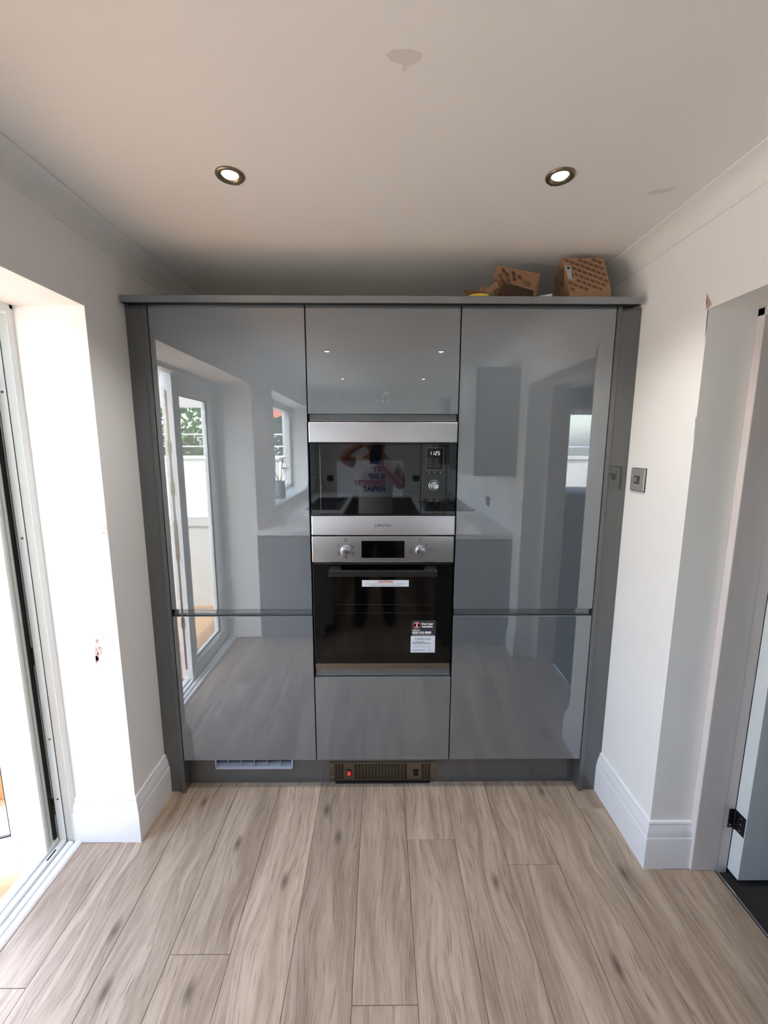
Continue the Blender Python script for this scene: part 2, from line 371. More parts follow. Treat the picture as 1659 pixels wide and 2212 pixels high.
# paint chips
def chips(name, m, parent, pts, org, ux, uz, off=.0007):
    b = B()
    for poly in pts:
        vs = [b.verts.new(Vector(org)+Vector(ux)*p[0]+Vector(uz)*p[1]+Vector(ux).cross(Vector(uz))*off) for p in poly]
        f = b.faces.new(vs); bmesh.ops.triangulate(b, faces=[f])
    return obj(name, b, m, parent, fixn=False)
def rblob(cx, cz, rx, rz, n=9, j=.35):
    return [(cx+rx*math.cos(2*math.pi*k/n)*(1+random.uniform(-j, j)), cz+rz*math.sin(2*math.pi*k/n)*(1+random.uniform(-j, j))) for k in range(n)]
polys = [rblob(-1.078, .800, .009, .034), rblob(-1.081, .775, .008, .022), rblob(-1.063, .818, .008, .010), rblob(-1.061, .803, .006, .007),
         rblob(-1.068, .852, .007, .006), rblob(-1.074, .845, .004, .010)]
for k in range(16): polys.append(rblob(-1.05+random.uniform(-.03, .012), .88-random.uniform(0, .10), .0024, .0022, 6))
polys += [rblob(-.992, 1.282, .003, .012), rblob(-.991, 1.318, .003, .006), rblob(-.9935, 1.262, .002, .010)]
for k in range(8): polys.append(rblob(-.997+random.uniform(-.009, .005), 1.25+random.uniform(0, .05), .0014, .003, 6))
chips('chipped_plaster', CHIP, wall_left, polys, (0, PY0, 0), (1, 0, 0), (0, 0, 1))
chips('chipped_plaster', CHIPB, wall_right, [[(.330, 1.993), (.342, 1.995), (.352, 2.002), (.334, 2.030), (.326, 2.042), (.332, 2.015)]], (XR, 0, 0), (0, -1, 0), (0, 0, 1))
chips('corner_crack', GAP, wall_right, [[(.338, 1.99), (.3405, 1.93), (.3395, 1.90), (.3415, 1.93), (.3412, 1.99)],
     [(.3395, 1.60), (.3415, 1.62), (.3412, 1.655)], [(.339, 1.66), (.3412, 1.63), (.341, 1.67)]], (XR, 0, 0), (0, -1, 0), (0, 0, 1))

# ---------------------------------------------------------------- patio frame (door_1) and leaves
Z0L, Z1L = .028, 1.995
b = B()
fp = [(-1.228, PY0), (-1.228, -.232), (-1.233, -.243), (-1.2575, -.2475), (-1.2575, -.242), (-1.262, -.242), (-1.262, -.2475), (-1.287, -.2485), (-1.289, -.2485), (-1.289, -.240), (-1.310, -.240), (-1.312, -.232), (-1.325, -.232), (-1.325, PY0)]
prism(b, fp, 'z', .0, PZ)
fq = [(x, PY1-(y-PY0)) for x, y in fp]; prism(b, fq, 'z', .0, PZ)
fh = [(x, PZ+(y-PY0)*1.1) for x, y in fp]; prism(b, fh, 'y', PY1, PY0)
door_1 = struct('door_1', b, UPVC)
b = B(); box(b, -1.2622, -1.2573, -.2462, -.24, .01, PZ-.02); box(b, -1.2905, -1.2888, -.249, -.24, .01, PZ-.02); obj('frame_gasket', b, RUB, door_1)
b = B(); prism(b, [(-1.2305, -.2325), (-1.2348, -.2438), (-1.2575, -.2479), (-1.2575, -.2471), (-1.2352, -.243), (-1.2312, -.232)], 'z', .0, PZ-.03); obj('frame_bead', b, UPVCD, door_1)  # bead skin darker than the frame, face shading put into its colour
for z in (.205, .465, 1.25, 1.75):
    b = B(); lathe(b, [(.0042, 0), (.0042, .0012), (.002, .0014), (.0018, .0006)], (-1.274, -.2478, z), (0, -1, 0), 14); obj('screw', b, BRASS, door_1)
for z in (.165, .80, 1.72):    # hinge keep plates on the jamb
    b = B(); box(b, -1.311, -1.2945, -.2435, -.2395, z-.035, z+.035, bev=.001); box(b, -1.303, -1.2975, -.2475, -.2435, z-.03, z+.012, bev=.0008)
    lathe(b, [(.005, -.04), (.005, .04)], (-1.314, -.246, z), (0, 0, 1), 12); obj('hinge', b, BRASS, door_1, smooth=30)
# threshold and inner floor trim
b = B(); prism(b, [(-1.325, .0), (-1.325, .022), (-1.31, .024), (-1.292, .024), (-1.290, .014), (-1.284, .014), (-1.282, .022), (-1.262, .022), (-1.260, .010), (-1.254, .010), (-1.252, .018), (-1.236, .016), (-1.234, .0)], 'y', PY1+.03, PY0-.028); obj('threshold', b, UPVC, door_1)
b = B(); box(b, -1.2905, -1.2835, PY1+.03, PY0-.03, .0135, .0145); box(b, -1.2605, -1.2535, PY1+.03, PY0-.03, .0095, .0105); box(b, -1.275, -1.268, -.335, -.29, .0218, .0225); obj('threshold_groove', b, RUB, door_1)
b = B(); prism(b, [(-1.234, 0), (-1.234, .007), (-1.229, .010), (-1.212, .010), (-1.206, .004), (-1.206, 0)], 'y', PY1+.001, PY0-.001); struct('trim_3', b, WOODW)

LW = .655    # leaf width
def leaf(name, hinge, ang, flip=1, handle=False):
    """leaf built closed along -Y from hinge (x toward inside +), then turned about the hinge corner"""
    root = bpy.data.objects.new(name, None); COL.objects.link(root); root['kind'] = 'structure'
    root.location = hinge; root.rotation_euler = (0, 0, ang)
    def O(n, b, m, **k):
        bmesh.ops.recalc_face_normals(b, faces=b.faces); me = bpy.data.meshes.new(n); b.to_mesh(me); b.free(); me.materials.append(m)
        o = bpy.data.objects.new(n, me); COL.objects.link(o); o.parent = root
        for kk, v in k.items(): o[kk] = v
        return o
    f = flip; st = .108
    def yb(a, c): return (min(-f*a, -f*c), max(-f*a, -f*c))
    T = .066
    b = B()      # stiles and rails: chamfered inner edge
    def stile(a, c, inner):   # section polygon in (y,x)
        s = 1 if inner > 0 else -1
        edge = c if inner > 0 else a; out = a if inner > 0 else c
        return [(out, 0), (edge-s*.022, 0), (edge, -.018), (edge, -.05), (edge-s*.012, -T), (out, -T)]
    def pz(poly, z0, z1): prism(b, [(x, -f*y) for y, x in poly], 'z', z0, z1)
    pz(stile(.0, st, 1), Z0L, Z1L); pz(stile(LW-st, LW, -1), Z0L, Z1L)
    def rail(a, c, inner):
        return stile(a, c, inner)
    y0, y1 = yb(st-.02, LW-st+.02)
    prism(b, [(x, z) for z, x in stile(Z0L, Z0L+st-.015, 1)], 'y', y0, y1); prism(b, [(x, z) for z, x in stile(Z1L-st, Z1L, -1)], 'y', y0, y1)
    O('leaf_frame', b, UPVC)
    b = B(); y0, y1 = yb(st-.004, LW-st+.004); box(b, -.038, -.030, y0, y1, Z0L+st-.02, Z1L-st+.004); O('pane', b, GLASS)
    b = B()
    zA, zB = Z0L+st-.015, Z1L-st
    for (ya, yc, za, zb) in ((st, st+.004, zA, zB), (LW-st-.004, LW-st, zA, zB), (st, LW-st, zA, zA+.005), (st, LW-st, zB-.005, zB)):
        q0, q1 = yb(ya, yc); box(b, -.030, -.020, q0, q1, za, zb)
    O('glazing_gasket', b, RUB)
    # stepped rebate on the hinge edge with seal
    b = B(); q0, q1 = yb(-.0035, 0); box(b, -.020, -.002, q0, q1, Z0L+.01, Z1L-.01); q0, q1 = yb(-.006, 0); box(b, -.040, -.024, q0, q1, Z0L+.01, Z1L-.01); O('edge_profile', b, UPVCD)
    b = B(); q0, q1 = yb(-.009, 0); box(b, -.0715, -.058, q0, q1, Z0L, Z1L); box(b, -.0725, -.066, *yb(-.009, LW), Z0L-.003, Z0L+.006); O('weather_seal', b, RUB)
    if handle:
        b = B(); q0, q1 = yb(LW, LW+.003)
        for z0, z1 in ((1.53, 1.60), (1.27, 1.35), (.85, 1.10), (.39, .46)): box(b, -.05, -.028, q0, q1, z0, z1)
        box(b, -.045, -.033, *yb(LW, LW+.0015), .1, 1.9); O('lock_strip', b, BRASS, label='steel locking strip on the free edge')
        b = B(); yc = -f*(LW-.05); box(b, -T-.012, -T, yc-.016, yc+.016, .86, 1.08, bev=.004)
        tube(b, [(-T-.01, yc, 1.0), (-T-.05, yc, 1.0), (-T-.055, yc+f*.02, 1.0), (-T-.055, yc+f*.07, .992), (-T-.052, yc+f*.125, 1.0), (-T-.05, yc+f*.15, 1.008)], [.009, .009, .009, .008, .007, .006], 10)
        O('handle', b, CHROME)
        b = B(); tube(b, [(-T-.012, yc, .90), (-T-.06, yc, .90)], .002, 8); lathe(b, [(.011, -.001), (.011, .001)], (-T-.065, yc+f*.012, .90), (1, 0, 0), 14); box(b, -T-.067, -T-.064, yc+f*.008-.002, yc+f*.008+.002, .845, .895); O('key', b, CHROME)
    return root
door_2 = leaf('door_2', (-1.289, -.310, 0), math.radians(-71), 1)
door_3 = leaf('door_3', (-1.262, PY1+.028, 0), 0, -1, handle=True)

# ---------------------------------------------------------------- kitchen window_1
b = B(); y0, y1, xa, xb = WY1, WY0, -1.29, -1.22
for a in ((xa, xb, y0, y1, WZ0, WZ0+.07), (xa, xb, y0, y1, WZ1-.07, WZ1), (xa, xb, y0, y0+.07, WZ0, WZ1), (xa, xb, y1-.07, y1, WZ0, WZ1), (xa, xb, -3.16, -3.09, WZ0, WZ1)): box(b, *a, bev=.004)
window_1 = struct('window_1', b, UPVC)
for a in ((-4.0, -3.15), (-3.10, -2.25)):
    b = B(); box(b, -1.262, -1.255, a[0]+.02, a[1]-.02, WZ0+.06, WZ1-.06); obj('pane', b, GLASS, window_1)
b = B(); box(b, -1.22, XL+.02, WY1+.005, WY0-.005, WZ0+.0, WZ0+.022, bev=.005); obj('window_sill', b, UPVC, window_1)

# ---------------------------------------------------------------- hall opening: lining, hall door, dining room
b = B()
for yf, s in ((HY0, -1), (HY1, 1)):
    y = sorted((yf, yf+s*.028)); box(b, 1.152, 1.25, y[0], y[1], 0, HZ, bev=.003)
    y = sorted((yf-s*.02, yf+s*.026)); box(b, 1.25, 1.289, y[0], y[1], -.01, HZ+.03)
box(b, 1.152, 1.25, HY1, HY0, HZ-.026, HZ, bev=.003); box(b, 1.25, 1.30, HY1, HY0, HZ-.03, HZ+.03)
struct('trim_4', b, OLDW, smooth=30)
b = B(); box(b, 1.246, 1.253, HY1+.03, HY0-.03, -.008, .003, bev=.001); struct('trim_5', b, CHROME)
b = B(); box(b, 1.29, 2.05, -.4165, -.3695, .012, 1.961, bev=.0015)
door_4 = struct('door_4', b, DOORW, smooth=30)
b = B()
for x0, x1 in ((1.40, 1.62), (1.72, 1.94)):
    for z0, z1 in ((.25, .85), (1.05, 1.80)): box(b, x0, x1, -.4185, -.416, z0, z1, bev=.004)
obj('door_moulding', b, DOORW, door_4)
BLKH = mat('black_iron_hinge', (34, 34, 36), .4, .6)
for z in (.225, 1.75):
    b = B(); box(b, 1.268, 1.2868, -.3705, -.3675, z-.038, z+.038, bev=.0006); box(b, 1.2885, 1.2905, -.4145, -.378, z-.038, z+.038, bev=.0006)
    lathe(b, [(.0052, -.038), (.0052, .038)], (1.288, -.374, z), (0, 0, 1), 14)
    h = obj('hinge', b, BLKH, door_4, smooth=30)
    b = B()
    for dz in (-.025, 0, .025):
        lathe(b, [(.003, 0), (.003, .0008)], (1.276, -.3706, z+dz), (0, -1, 0), 10); lathe(b, [(.003, 0), (.003, .0008)], (1.2887, -.397, z+dz), (-1, 0, 0), 10)
    obj('hinge_screw', b, CHROME, h)
# dining room beyond
b = B(); box(b, 1.25, 4.0, -4.1, .8, -.06, -.012); struct('floor_dining', b, CARPET)
b = B(); box(b, 1.2, 4.0, -4.1, .8, ZC, ZC+.1); struct('ceiling_dining', b, CEIL)
b = B(); box(b, 1.25, 1.29, HY0, .8, -.02, ZC); box(b, 1.25, 1.29, -4.1, HY1, -.02, ZC); box(b, 1.25, 1.29, HY1, HY0, HZ+.03, ZC)
box(b, 4.0, 4.1, -4.1, .8, -.02, ZC); box(b, 1.25, 4.0, .75, .85, -.02, ZC)
box(b, 1.25, 2.3, -4.2, -4.0, -.02, ZC); box(b, 3.5, 4.0, -4.2, -4.0, -.02, ZC); box(b, 2.3, 3.5, -4.2, -4.0, -.02, .95); box(b, 2.3, 3.5, -4.2, -4.0, 2.05, ZC)
struct('wall_dining', b, DINW)
b = B()
for a in ((2.3, 3.5, .95, 1.01), (2.3, 3.5, 1.99, 2.05), (2.3, 2.36, .95, 2.05), (3.44, 3.5, .95, 2.05), (2.87, 2.93, .95, 2.05)): box(b, a[0], a[1], -4.14, -4.08, a[2], a[3])
window_2 = struct('window_2', b, UPVC)
b = B(); box(b, 2.34, 3.46, -4.112, -4.108, 1.0, 2.0); obj('pane', b, GLASS, window_2)
b = B(); n = 120; prev = None
for i in range(n+1):
    x = 2.26+1.28*i/n; y = -3.955+.018*math.sin(i*.85)+.006*math.sin(i*2.3); zb = .93+.02*math.sin(i*.85)
    v = (b.verts.new((x, y, zb)), b.verts.new((x, y, 2.08)))
    if prev: b.faces.new((prev[0], v[0], v[1], prev[1]))
    prev = v
tag(obj('net_curtain', b, LACE, None, smooth=180, big=99), 'gathered white net curtain over the dining room window', 'curtain')

# ---------------------------------------------------------------- cabinets
DT, ZB = .019, .1665     # door thickness, bottom of doors
ZH0, ZH1, ZT = .8525, .8845, 2.104
def rail_profile(z0, z1, yy=.0):
    return [(.0085, z0+.0025), (.0085, z0+.0055), (.0115, z0+.0085), (.0125, z1-.0006), (.028, z1-.0006), (.028, z0+.0025)]
def rail(parent, x0, x1, z0, z1):
    b = B(); prism(b, [(y+.003, z) for y, z in rail_profile(z0, z1)], 'x', x0, x1); return obj('handle_rail', b, GREYR, parent, smooth=40)
def front(name, parent, x0, x1, z0, z1, bevel_top=False):
    b = B(); box(b, x0+.0006, x1-.0006, 0, DT, z0, z1, bev=.0009, seg=1); return obj(name, b, GREY, parent, smooth=30)
def carcass(parent, x0, x1, z0, z1, name='carcass'):
    b = B(); t = .018
    box(b, x0, x0+t, .0215, .585, z0, z1); box(b, x1-t, x1, .0215, .585, z0, z1); box(b, x0+t, x1-t, .0215, .585, z1-t, z1); box(b, x0+t, x1-t, .0215, .585, z0, z0+t); box(b, x0+t, x1-t, .577, .585, z0+t, z1-t)
    return obj(name, b, GAP, parent)
for (x0, x1, lab) in ((-.9, -.3, 'tall gloss grey cabinet left of the ovens, patio doors mirrored in it'), (.3, .9, 'tall gloss grey cabinet right of the ovens, beside the light switch')):
    t = thing('tall_cabinet', lab, 'cabinet', ((x0+x1)/2, .3, .15))
    carcass(t, x0+.0005, x1-.0005, .15, ZT)
    front('door', t, x0+.0016, x1-.0016, ZH1, ZT); front('door', t, x0+.0016, x1-.0016, ZB, ZH0)
    rail(t, x0+.006, x1-.006, ZH0, ZH1)
    b = B(); box(b, x0+.002, x1-.002, .062, .58, ZT+.0001, ZT+.0018); obj('top_board', b, CTOP, t)
    b = B(); box(b, x0+.02, x1-.02, .05, .57, .86, .878); obj('shelf', b, GAP, t)
t = thing('oven_housing_cabinet', 'gloss grey tower cabinet holding the microwave and the oven', 'cabinet', (0, .3, .15))
b = B(); tt = .018
for a in ((-.2995, -.2815, .15, ZT), (.2815, .2995, .15, ZT)): box(b, a[0], a[1], .0215, .585, a[2], a[3])
for z in (.15, .575, 1.187, 1.70, ZT-tt): box(b, -.2815, .2815, .0215, .585, z, z+tt)
box(b, -.2815, .2815, .577, .585, .15, ZT)
obj('carcass', b, GAP, t)
b = B(); box(b, -.298, .298, .062, .58, ZT+.0001, ZT+.0018); obj('top_board', b, CTOP, t)
front('door', t, -.2984, .2984, 1.6985, ZT); front('drawer_front', t, -.2984, .2984, ZB, .5705)
rail(t, -.294, .294, 1.668, 1.6985); rail(t, -.294, .294, .5705, .607)
# end panels and fillers
for s, lab in ((-1, 'grey end panel and filler strip against the left wall'), (1, 'grey end panel and filler strip beside the light switch')):
    t = thing('end_panel', lab, 'panel', (s*.909, .3, 0))
    x = sorted((s*.9008, s*.9185)); b = B(); box(b, x[0], x[1], -.001, .585, 0, ZT, bev=.0008); obj('panel', b, GREYM, t, smooth=30)
    xe = XL+.0005 if s < 0 else XR-.0005
    x = sorted((s*.919, xe)); b = B(); box(b, x[0], x[1], .010, .028, 0, ZT-(.004 if s > 0 else 0)); obj('filler_strip', b, GREYM, t)
b = B(); prism(b, [(-.030, 2.1022), (-.0025, 2.1022), (-.0025, ZT+.0026), (.060, ZT+.0026), (.060, 2.1285), (-.0288, 2.1285), (-.030, 2.1275)], 'x', -.982, .974)
cor = tag(obj('cornice', b, GREY, smooth=40), 'flat grey cornice board running along the top of the cabinets', 'cornice')
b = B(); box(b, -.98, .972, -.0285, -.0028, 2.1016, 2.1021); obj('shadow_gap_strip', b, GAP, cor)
b = B(); PYL = .060
box(b, -.9005, -.785, PYL, PYL+.016, 0, .1485); box(b, -.785, -.418, PYL, PYL+.016, 0, .074); box(b, -.418, .9005, PYL, PYL+.016, 0, .1485)
tag(obj('plinth', b, GREYM), 'grey plinth board under the cabinets with two grilles in it', 'plinth')

# plastic vent grille
t = thing('vent_grille', 'pale grey plastic vent grille in the plinth under the left cabinet', 'vent', (-.6, PYL, .072))
x0, x1, z0, z1 = -.784, -.419, .0745, .135
b = B(); box(b, x0, x1, PYL-.006, PYL+.004, z0, z0+.011, bev=.002); box(b, x0, x1, PYL-.006, PYL+.004, z1-.008, z1, bev=.002); box(b, x0, x0+.008, PYL-.006, PYL+.004, z0, z1, bev=.002); box(b, x1-.008, x1, PYL-.006, PYL+.004, z0, z1, bev=.002)
VG = mat('vent_plastic', (166, 174, 190), .4); obj('frame', b, VG, t, smooth=40)
b = B(); box(b, x0+.007, x1-.007, PYL-.002, PYL+.012, .1025, .1045)
obj('slat', b, VG, t); b = B(); prism(b, [(PYL-.002, .0855), (PYL+.02, .093), (PYL+.02, .095), (PYL-.002, .0875)], 'x', x0+.007, x1-.007); obj('slat', b, VG, t)
for k in range(1, 6):
    x = x0+(x1-x0)*k/6; b = B(); box(b, x-.0012, x+.0012, PYL-.001, PYL+.014, z0+.009, z1-.006); obj('divider', b, VG, t)
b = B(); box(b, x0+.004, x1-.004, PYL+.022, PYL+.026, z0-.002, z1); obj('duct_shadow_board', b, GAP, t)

# plinth heater
t = thing('plinth_heater', 'steel plinth heater grille with red and black rocker switches', 'heater', (0, PYL, .0))
hz0, hz1 = .013, .107; hx = .249; yf_ = PYL-.004
secs = [(-.225, -.184, 3), (-.133, .114, 16), (.182, .224, 3)]; rows = 10; rz0, rz1 = .021, .097
b = B()
box(b, -hx, hx, yf_, PYL, rz1, hz1); box(b, -.226, .226, yf_, PYL, hz0-.006, rz0)
box(b, -hx, -.225, yf_, PYL, hz0, rz1); box(b, .224, hx, yf_, PYL, hz0, rz1)
box(b, -.184, -.133, yf_, PYL, rz0, rz1); box(b, .114, .182, yf_, PYL, rz0, rz1)
obj('face_plate', b, STEELD, t)
b = B()
for x0, x1, n in secs:
    w = (x1-x0)/n
    for k in range(n): box(b, x0+w*k-.0016*(k > 0), x0+w*k+.0016*(k > 0)+.0002, yf_+.0004, PYL-.0005, rz0, rz1)
    for r in range(1, rows): z = rz0+(rz1-rz0)*r/rows; box(b, x0, x1, yf_+.0006, PYL-.001, z-.0014, z+.0014)
obj('grille', b, STEELD, t)
b = B(); box(b, -.235, .235, PYL-.0008, PYL-.0002, rz0-.001, rz1+.001); obj('backing', b, GAP, t)
b = B(); box(b, -.222, .222, PYL-.010, PYL-.004, .0005, .0068); obj('lower_lip', b, GAP, t)
for x, mm, nm in ((-.158, REDR, 'red rocker switch'), (.156, BLACKP, 'black rocker switch')):
    b = B(); box(b, x-.0125, x+.0125, yf_-.003, yf_, .036, .068, bev=.001); sw = obj('switch', b, BLACKP, t, label=nm)
    b = B(); prism(b, [(yf_-.002, .041), (yf_-.007, .0425), (yf_-.0045, .052), (yf_-.0055, .063), (yf_-.002, .064)], 'x', x-.0085, x+.0085); obj('rocker', b, mm, sw)
b = B(); text(b, '| o', .010, (-.158, yf_-.0065, .052), (1, 0, 0), (0, 0, 1)); obj('marking', b, INKW, sw)
b = B(); text(b, 'THE HOT HEATER', .006, (-.01, yf_, .102), (1, 0, 0), (0, 0, 1)); obj('lettering', b, INKK, t)
for x in (-.240, .241):
    for z in (.030, .088): b = B(); lathe(b, [(.0034, 0), (.003, .0014), (.001, .0018)], (x, yf_, z), (0, -1, 0), 12); obj('screw', b, CHROME, t)

# ---------------------------------------------------------------- microwave
t = thing('microwave', 'built-in microwave with black glass front between two steel trims', 'microwave', (0, 0, 1.21))
YM = -.002
b = B(); box(b, -.27, .27, .03, .45, 1.215, 1.66); obj('body', b, BLACKP, t)
b = B(); box(b, -.2955, .2965, YM-.010, .0285, 1.5865, 1.6665, bev=.0025); obj('top_trim', b, STEEL, t, smooth=30)
b = B(); box(b, -.2935, .2965, YM-.012, .0285, 1.2095, 1.2915, bev=.0035); obj('bottom_trim', b, STEEL, t, smooth=30)
b = B(); text(b, 'LAMONA', .0145, (.0, YM-.012, 1.2505), (1, 0, 0), (0, 0, 1), wide=1.12); obj('lettering', b, INKK, t)
b = B(); box(b, -.294, -.2575, YM, .028, 1.2925, 1.5855); box(b, .2595, .296, YM, .028, 1.2925, 1.5855); box(b, -.2575, .2595, YM+.0005, .028, 1.2925, 1.5855); obj('surround_glass', b, BLACKG, t)
# door glass and control glass stand a little proud with dark joint
b = B(); box(b, -.2545, .1525, YM-.004, YM, 1.2985, 1.5795, bev=.0012)
door = obj('door', b, BLACKG, t, smooth=30)
b = B(); box(b, -.2575, .2595, YM-.0012, YM+.0002, 1.2952, 1.2975); box(b, -.2575, .2595, YM-.0012, YM+.0002, 1.5805, 1.5830); box(b, -.2572, -.2552, YM-.0012, YM+.0002, 1.2952, 1.583); box(b, .2572, .2595, YM-.0012, YM+.0002, 1.2952, 1.583); box(b, .1532, .1550, YM-.0012, YM+.0002, 1.2952, 1.583); obj('joint', b, GAP, t)
b = B(); box(b, -.186, .081, YM-.0046, YM-.0039, 1.3685, 1.5145); obj('window', b, MESHG, door)
b = B(); box(b, .1555, .2565, YM-.004, YM, 1.2985, 1.5795, bev=.0012); cp = obj('control_panel', b, BLACKG, t, smooth=30)
YC = YM-.004
b = B(); box(b, .174, .243, YC-.0006, YC, 1.4775, 1.5655); obj('display', b, DARKP, cp)
b = B(); g = .0006
for x0, x1, z0, z1 in ((.173, .2435, 1.565, 1.566), (.173, .2435, 1.477, 1.478), (.173, .174, 1.477, 1.566), (.243, .244, 1.477, 1.566)): box(b, x0, x1, YC-.001, YC, z0, z1)
obj('display_border', b, INKG, cp)
def seg7(b, s, x, z, h, y, sl=.12, th=.0010):
    T7 = {'0': 'abcdef', '1': 'bc', '2': 'abged', '4': 'fgbc', '5': 'afgcd', '3': 'abgcd'}; w = h*.48
    for ch in s:
        if ch == ' ': x += w*.8; continue
        for q in T7[ch]:
            x0, z0, x1, z1 = {'a': (0, h, w, h), 'g': (0, h/2, w, h/2), 'd': (0, 0, w, 0), 'f': (0, h/2, 0, h), 'e': (0, 0, 0, h/2), 'b': (w, h/2, w, h), 'c': (w, 0, w, h/2)}[q]
            dx, dz = (x1-x0), (z1-z0); L = math.hypot(dx, dz); ux, uz = dx/L, dz/L; k = .12*L
            pts = [(x0+ux*k-uz*th, z0+uz*k+ux*th), (x1-ux*k-uz*th, z1-uz*k+ux*th), (x1-ux*k+uz*th, z1-uz*k-ux*th), (x0+ux*k+uz*th, z0+uz*k-ux*th)]
            b.faces.new([b.verts.new((x+px+sl*pz, y, z+pz)) for px, pz in pts])
        x += w*1.75
b = B(); seg7(b, '1125', .186, 1.538, .0135, YC-.0009); obj('clock_digits', b, DIGIT, cp, fixn=False)
b = B()
for r, (a, c) in enumerate((('Clock', 'Power'), ('Micro', 'Grill'), ('Speed Defrost', 'Auto Cook'), ('Convection', 'Express'))):
    z = 1.521-.0093*r
    quad(b, (.180, YC-.0006, z), (1, 0, 0), (0, 0, 1), .0028, .0022); quad(b, (.210, YC-.0006, z), (1, 0, 0), (0, 0, 1), .0028, .0022)
    text(b, a[:7], .0044, (.185, YC-.0006, z), (1, 0, 0), (0, 0, 1), 'LEFT'); text(b, c[:7], .0044, (.215, YC-.0006, z), (1, 0, 0), (0, 0, 1), 'LEFT')
obj('lettering', b, INKG, cp)['kind'] = 'stuff'
for x0, x1 in ((.175, .196), (.1985, .2195), (.222, .243)):
    b = B(); box(b, x0, x1, YC-.0016, YC, 1.461, 1.4745, bev=.0006); q = obj('button', b, BLACKP, cp)
for x0, x1 in ((.178, .207), (.209, .236)):
    b = B(); box(b, x0, x1, YC-.0016, YC, 1.348, 1.3595, bev=.0006); obj('button', b, BLACKP, cp)
b = B()
for x, z in ((.1855, 1.468), (.209, 1.468), (.2325, 1.468), (.222, 1.354)): lathe(b, [(.0032, 0), (.0032, .0003)], (x, YC-.0016, z), (0, -1, 0), 12)
quad(b, (.193, YC-.0017, 1.354), (1, 0, 0), (0, 0, 1), .006, .006); obj('button_symbol', b, INKG, cp)['kind'] = 'stuff'
b = B(); lathe(b, [(.0205, 0), (.0205, .003), (.0215, .0035), (.0225, .003), (.0225, 0)], (.208, YC, 1.415), (0, -1, 0), 40, cap=False); obj('dial_ring', b, CHROME, cp, smooth=30)
b = B(); lathe(b, [(.0175, 0), (.0175, .014), (.0165, .0155), (.015, .016), (.0002, .0158)], (.208, YC, 1.415), (0, -1, 0), 40); obj('dial', b, CHROME, cp, smooth=30)

# ---------------------------------------------------------------- oven
t = thing('oven', 'built-in single oven with black glass door, steel control panel and dials', 'oven', (0, 0, .612))
b = B(); box(b, -.275, .275, .03, .55, .60, 1.18); obj('body', b, BLACKP, t)
b = B(); box(b, -.2945, .2945, -.006, .0285, 1.0930, 1.2035, bev=.0018); panel = obj('control_panel', b, STEEL, t, smooth=30)
b = B(); box(b, -.290, .290, .004, .02, 1.0805, 1.0925); obj('vent_gap', b, GAP, t)
b = B(); box(b, -.2945, .2945, .0015, .0285, .638, 1.0805, bev=.0012); odoor = obj('door', b, BLACKO, t, smooth=30)
b = B(); box(b, -.200, .212, .0010, .0016, .69, 1.035); obj('inner_window', b, DARKP, odoor)
b = B()
for z in (.868, .905):
    tube(b, [(-.195, .0008, z), (.205, .0008, z)], .0006, 6)
obj('rack_line', b, mat('rack_wire', (70, 72, 76), .4, .8), odoor)
b = B()
for z in (.98, .955, .948, .89, .878): lathe(b, [(.0010, 0), (.0010, .0002)], (.213, .0015, z), (0, -1, 0), 8)
obj('door_dots', b, INKG, odoor)['kind'] = 'stuff'
b = B(); box(b, -.2915, .2905, -.003, .0285, .6125, .6370, bev=.0012); obj('bottom_trim', b, STEELD, t, smooth=30)
b = B(); box(b, -.2215, .2215, -.058, -.044, 1.0465, 1.0705, bev=.002)
for s in (-1, 1):
    hexa(b, [(s*.2215, -.046, 1.0475), (s*.168, -.046, 1.0475), (s*.178, .0018, 1.052), (s*.2205, .0018, 1.052), (s*.2215, -.046, 1.0695), (s*.168, -.046, 1.0695), (s*.178, .0018, 1.0735), (s*.2205, .0018, 1.0735)])
hd = obj('handle', b, BLACKP, t, smooth=30)
b = B(); text(b, 'LAMONA', .010, (0, -.058, 1.0585), (1, 0, 0), (0, 0, 1)); obj('lettering', b, mat('embossed_black', (38, 39, 42), .3), hd)
b = B(); box(b, -.0895, .0895, -.0068, -.006, 1.1120, 1.1845); disp = obj('display', b, DARKP, panel)
b = B(); seg7(b, '24', .000, 1.1545, .0150, -.0074, th=.0009); text(b, '-   o   +', .014, (.0, -.0068, 1.137), (1, 0, 0), (0, 0, 1), wide=1.3); obj('digits', b, mat('dim_digits', (120, 124, 130), .5, emis=((.5, .53, .58), .06)), disp, fixn=False)
for x in (-.1545, .1548):
    b = B(); lathe(b, [(.0215, 0), (.0212, .004), (.0195, .006), (.019, .018), (.0175, .0205), (.0150, .0212), (.0002, .0205)], (x, -.006, 1.144), (0, -1, 0), 48); k = obj('dial', b, CHROME, panel, smooth=25)
    b = B(); box(b, x-.0007, x+.0007, -.0285, -.0262, 1.150, 1.162); obj('pointer', b, INKK, k)
b = B()
def icon(x, z, s=.0055, dot=None):
    for dx, dz, w, h in ((0, s, 2*s, .0011), (0, -s, 2*s, .0011), (-s, 0, .0011, 2*s), (s, 0, .0011, 2*s)): quad(b, (x+dx, -.006, z+dz), (1, 0, 0), (0, 0, 1), w, h)
    if dot: text(b, dot, s*1.7, (x, -.006, z), (1, 0, 0), (0, 0, 1))
icon(-.1545, 1.1905, .0060, 'i'); quad(b, (-.1545, -.006, 1.176), (1, 0, 0), (0, 0, 1), .002, .0036)
for x, z, d in ((-.184, 1.161, '^'), (-.125, 1.161, '-'), (-.183, 1.130, '_'), (-.124, 1.130, '*'), (-.154, 1.116, '#')): icon(x, z, .0046, d)
icon(.1548, 1.1905, .0060, 'c'); quad(b, (.1548, -.006, 1.176), (1, 0, 0), (0, 0, 1), .0018, .003)
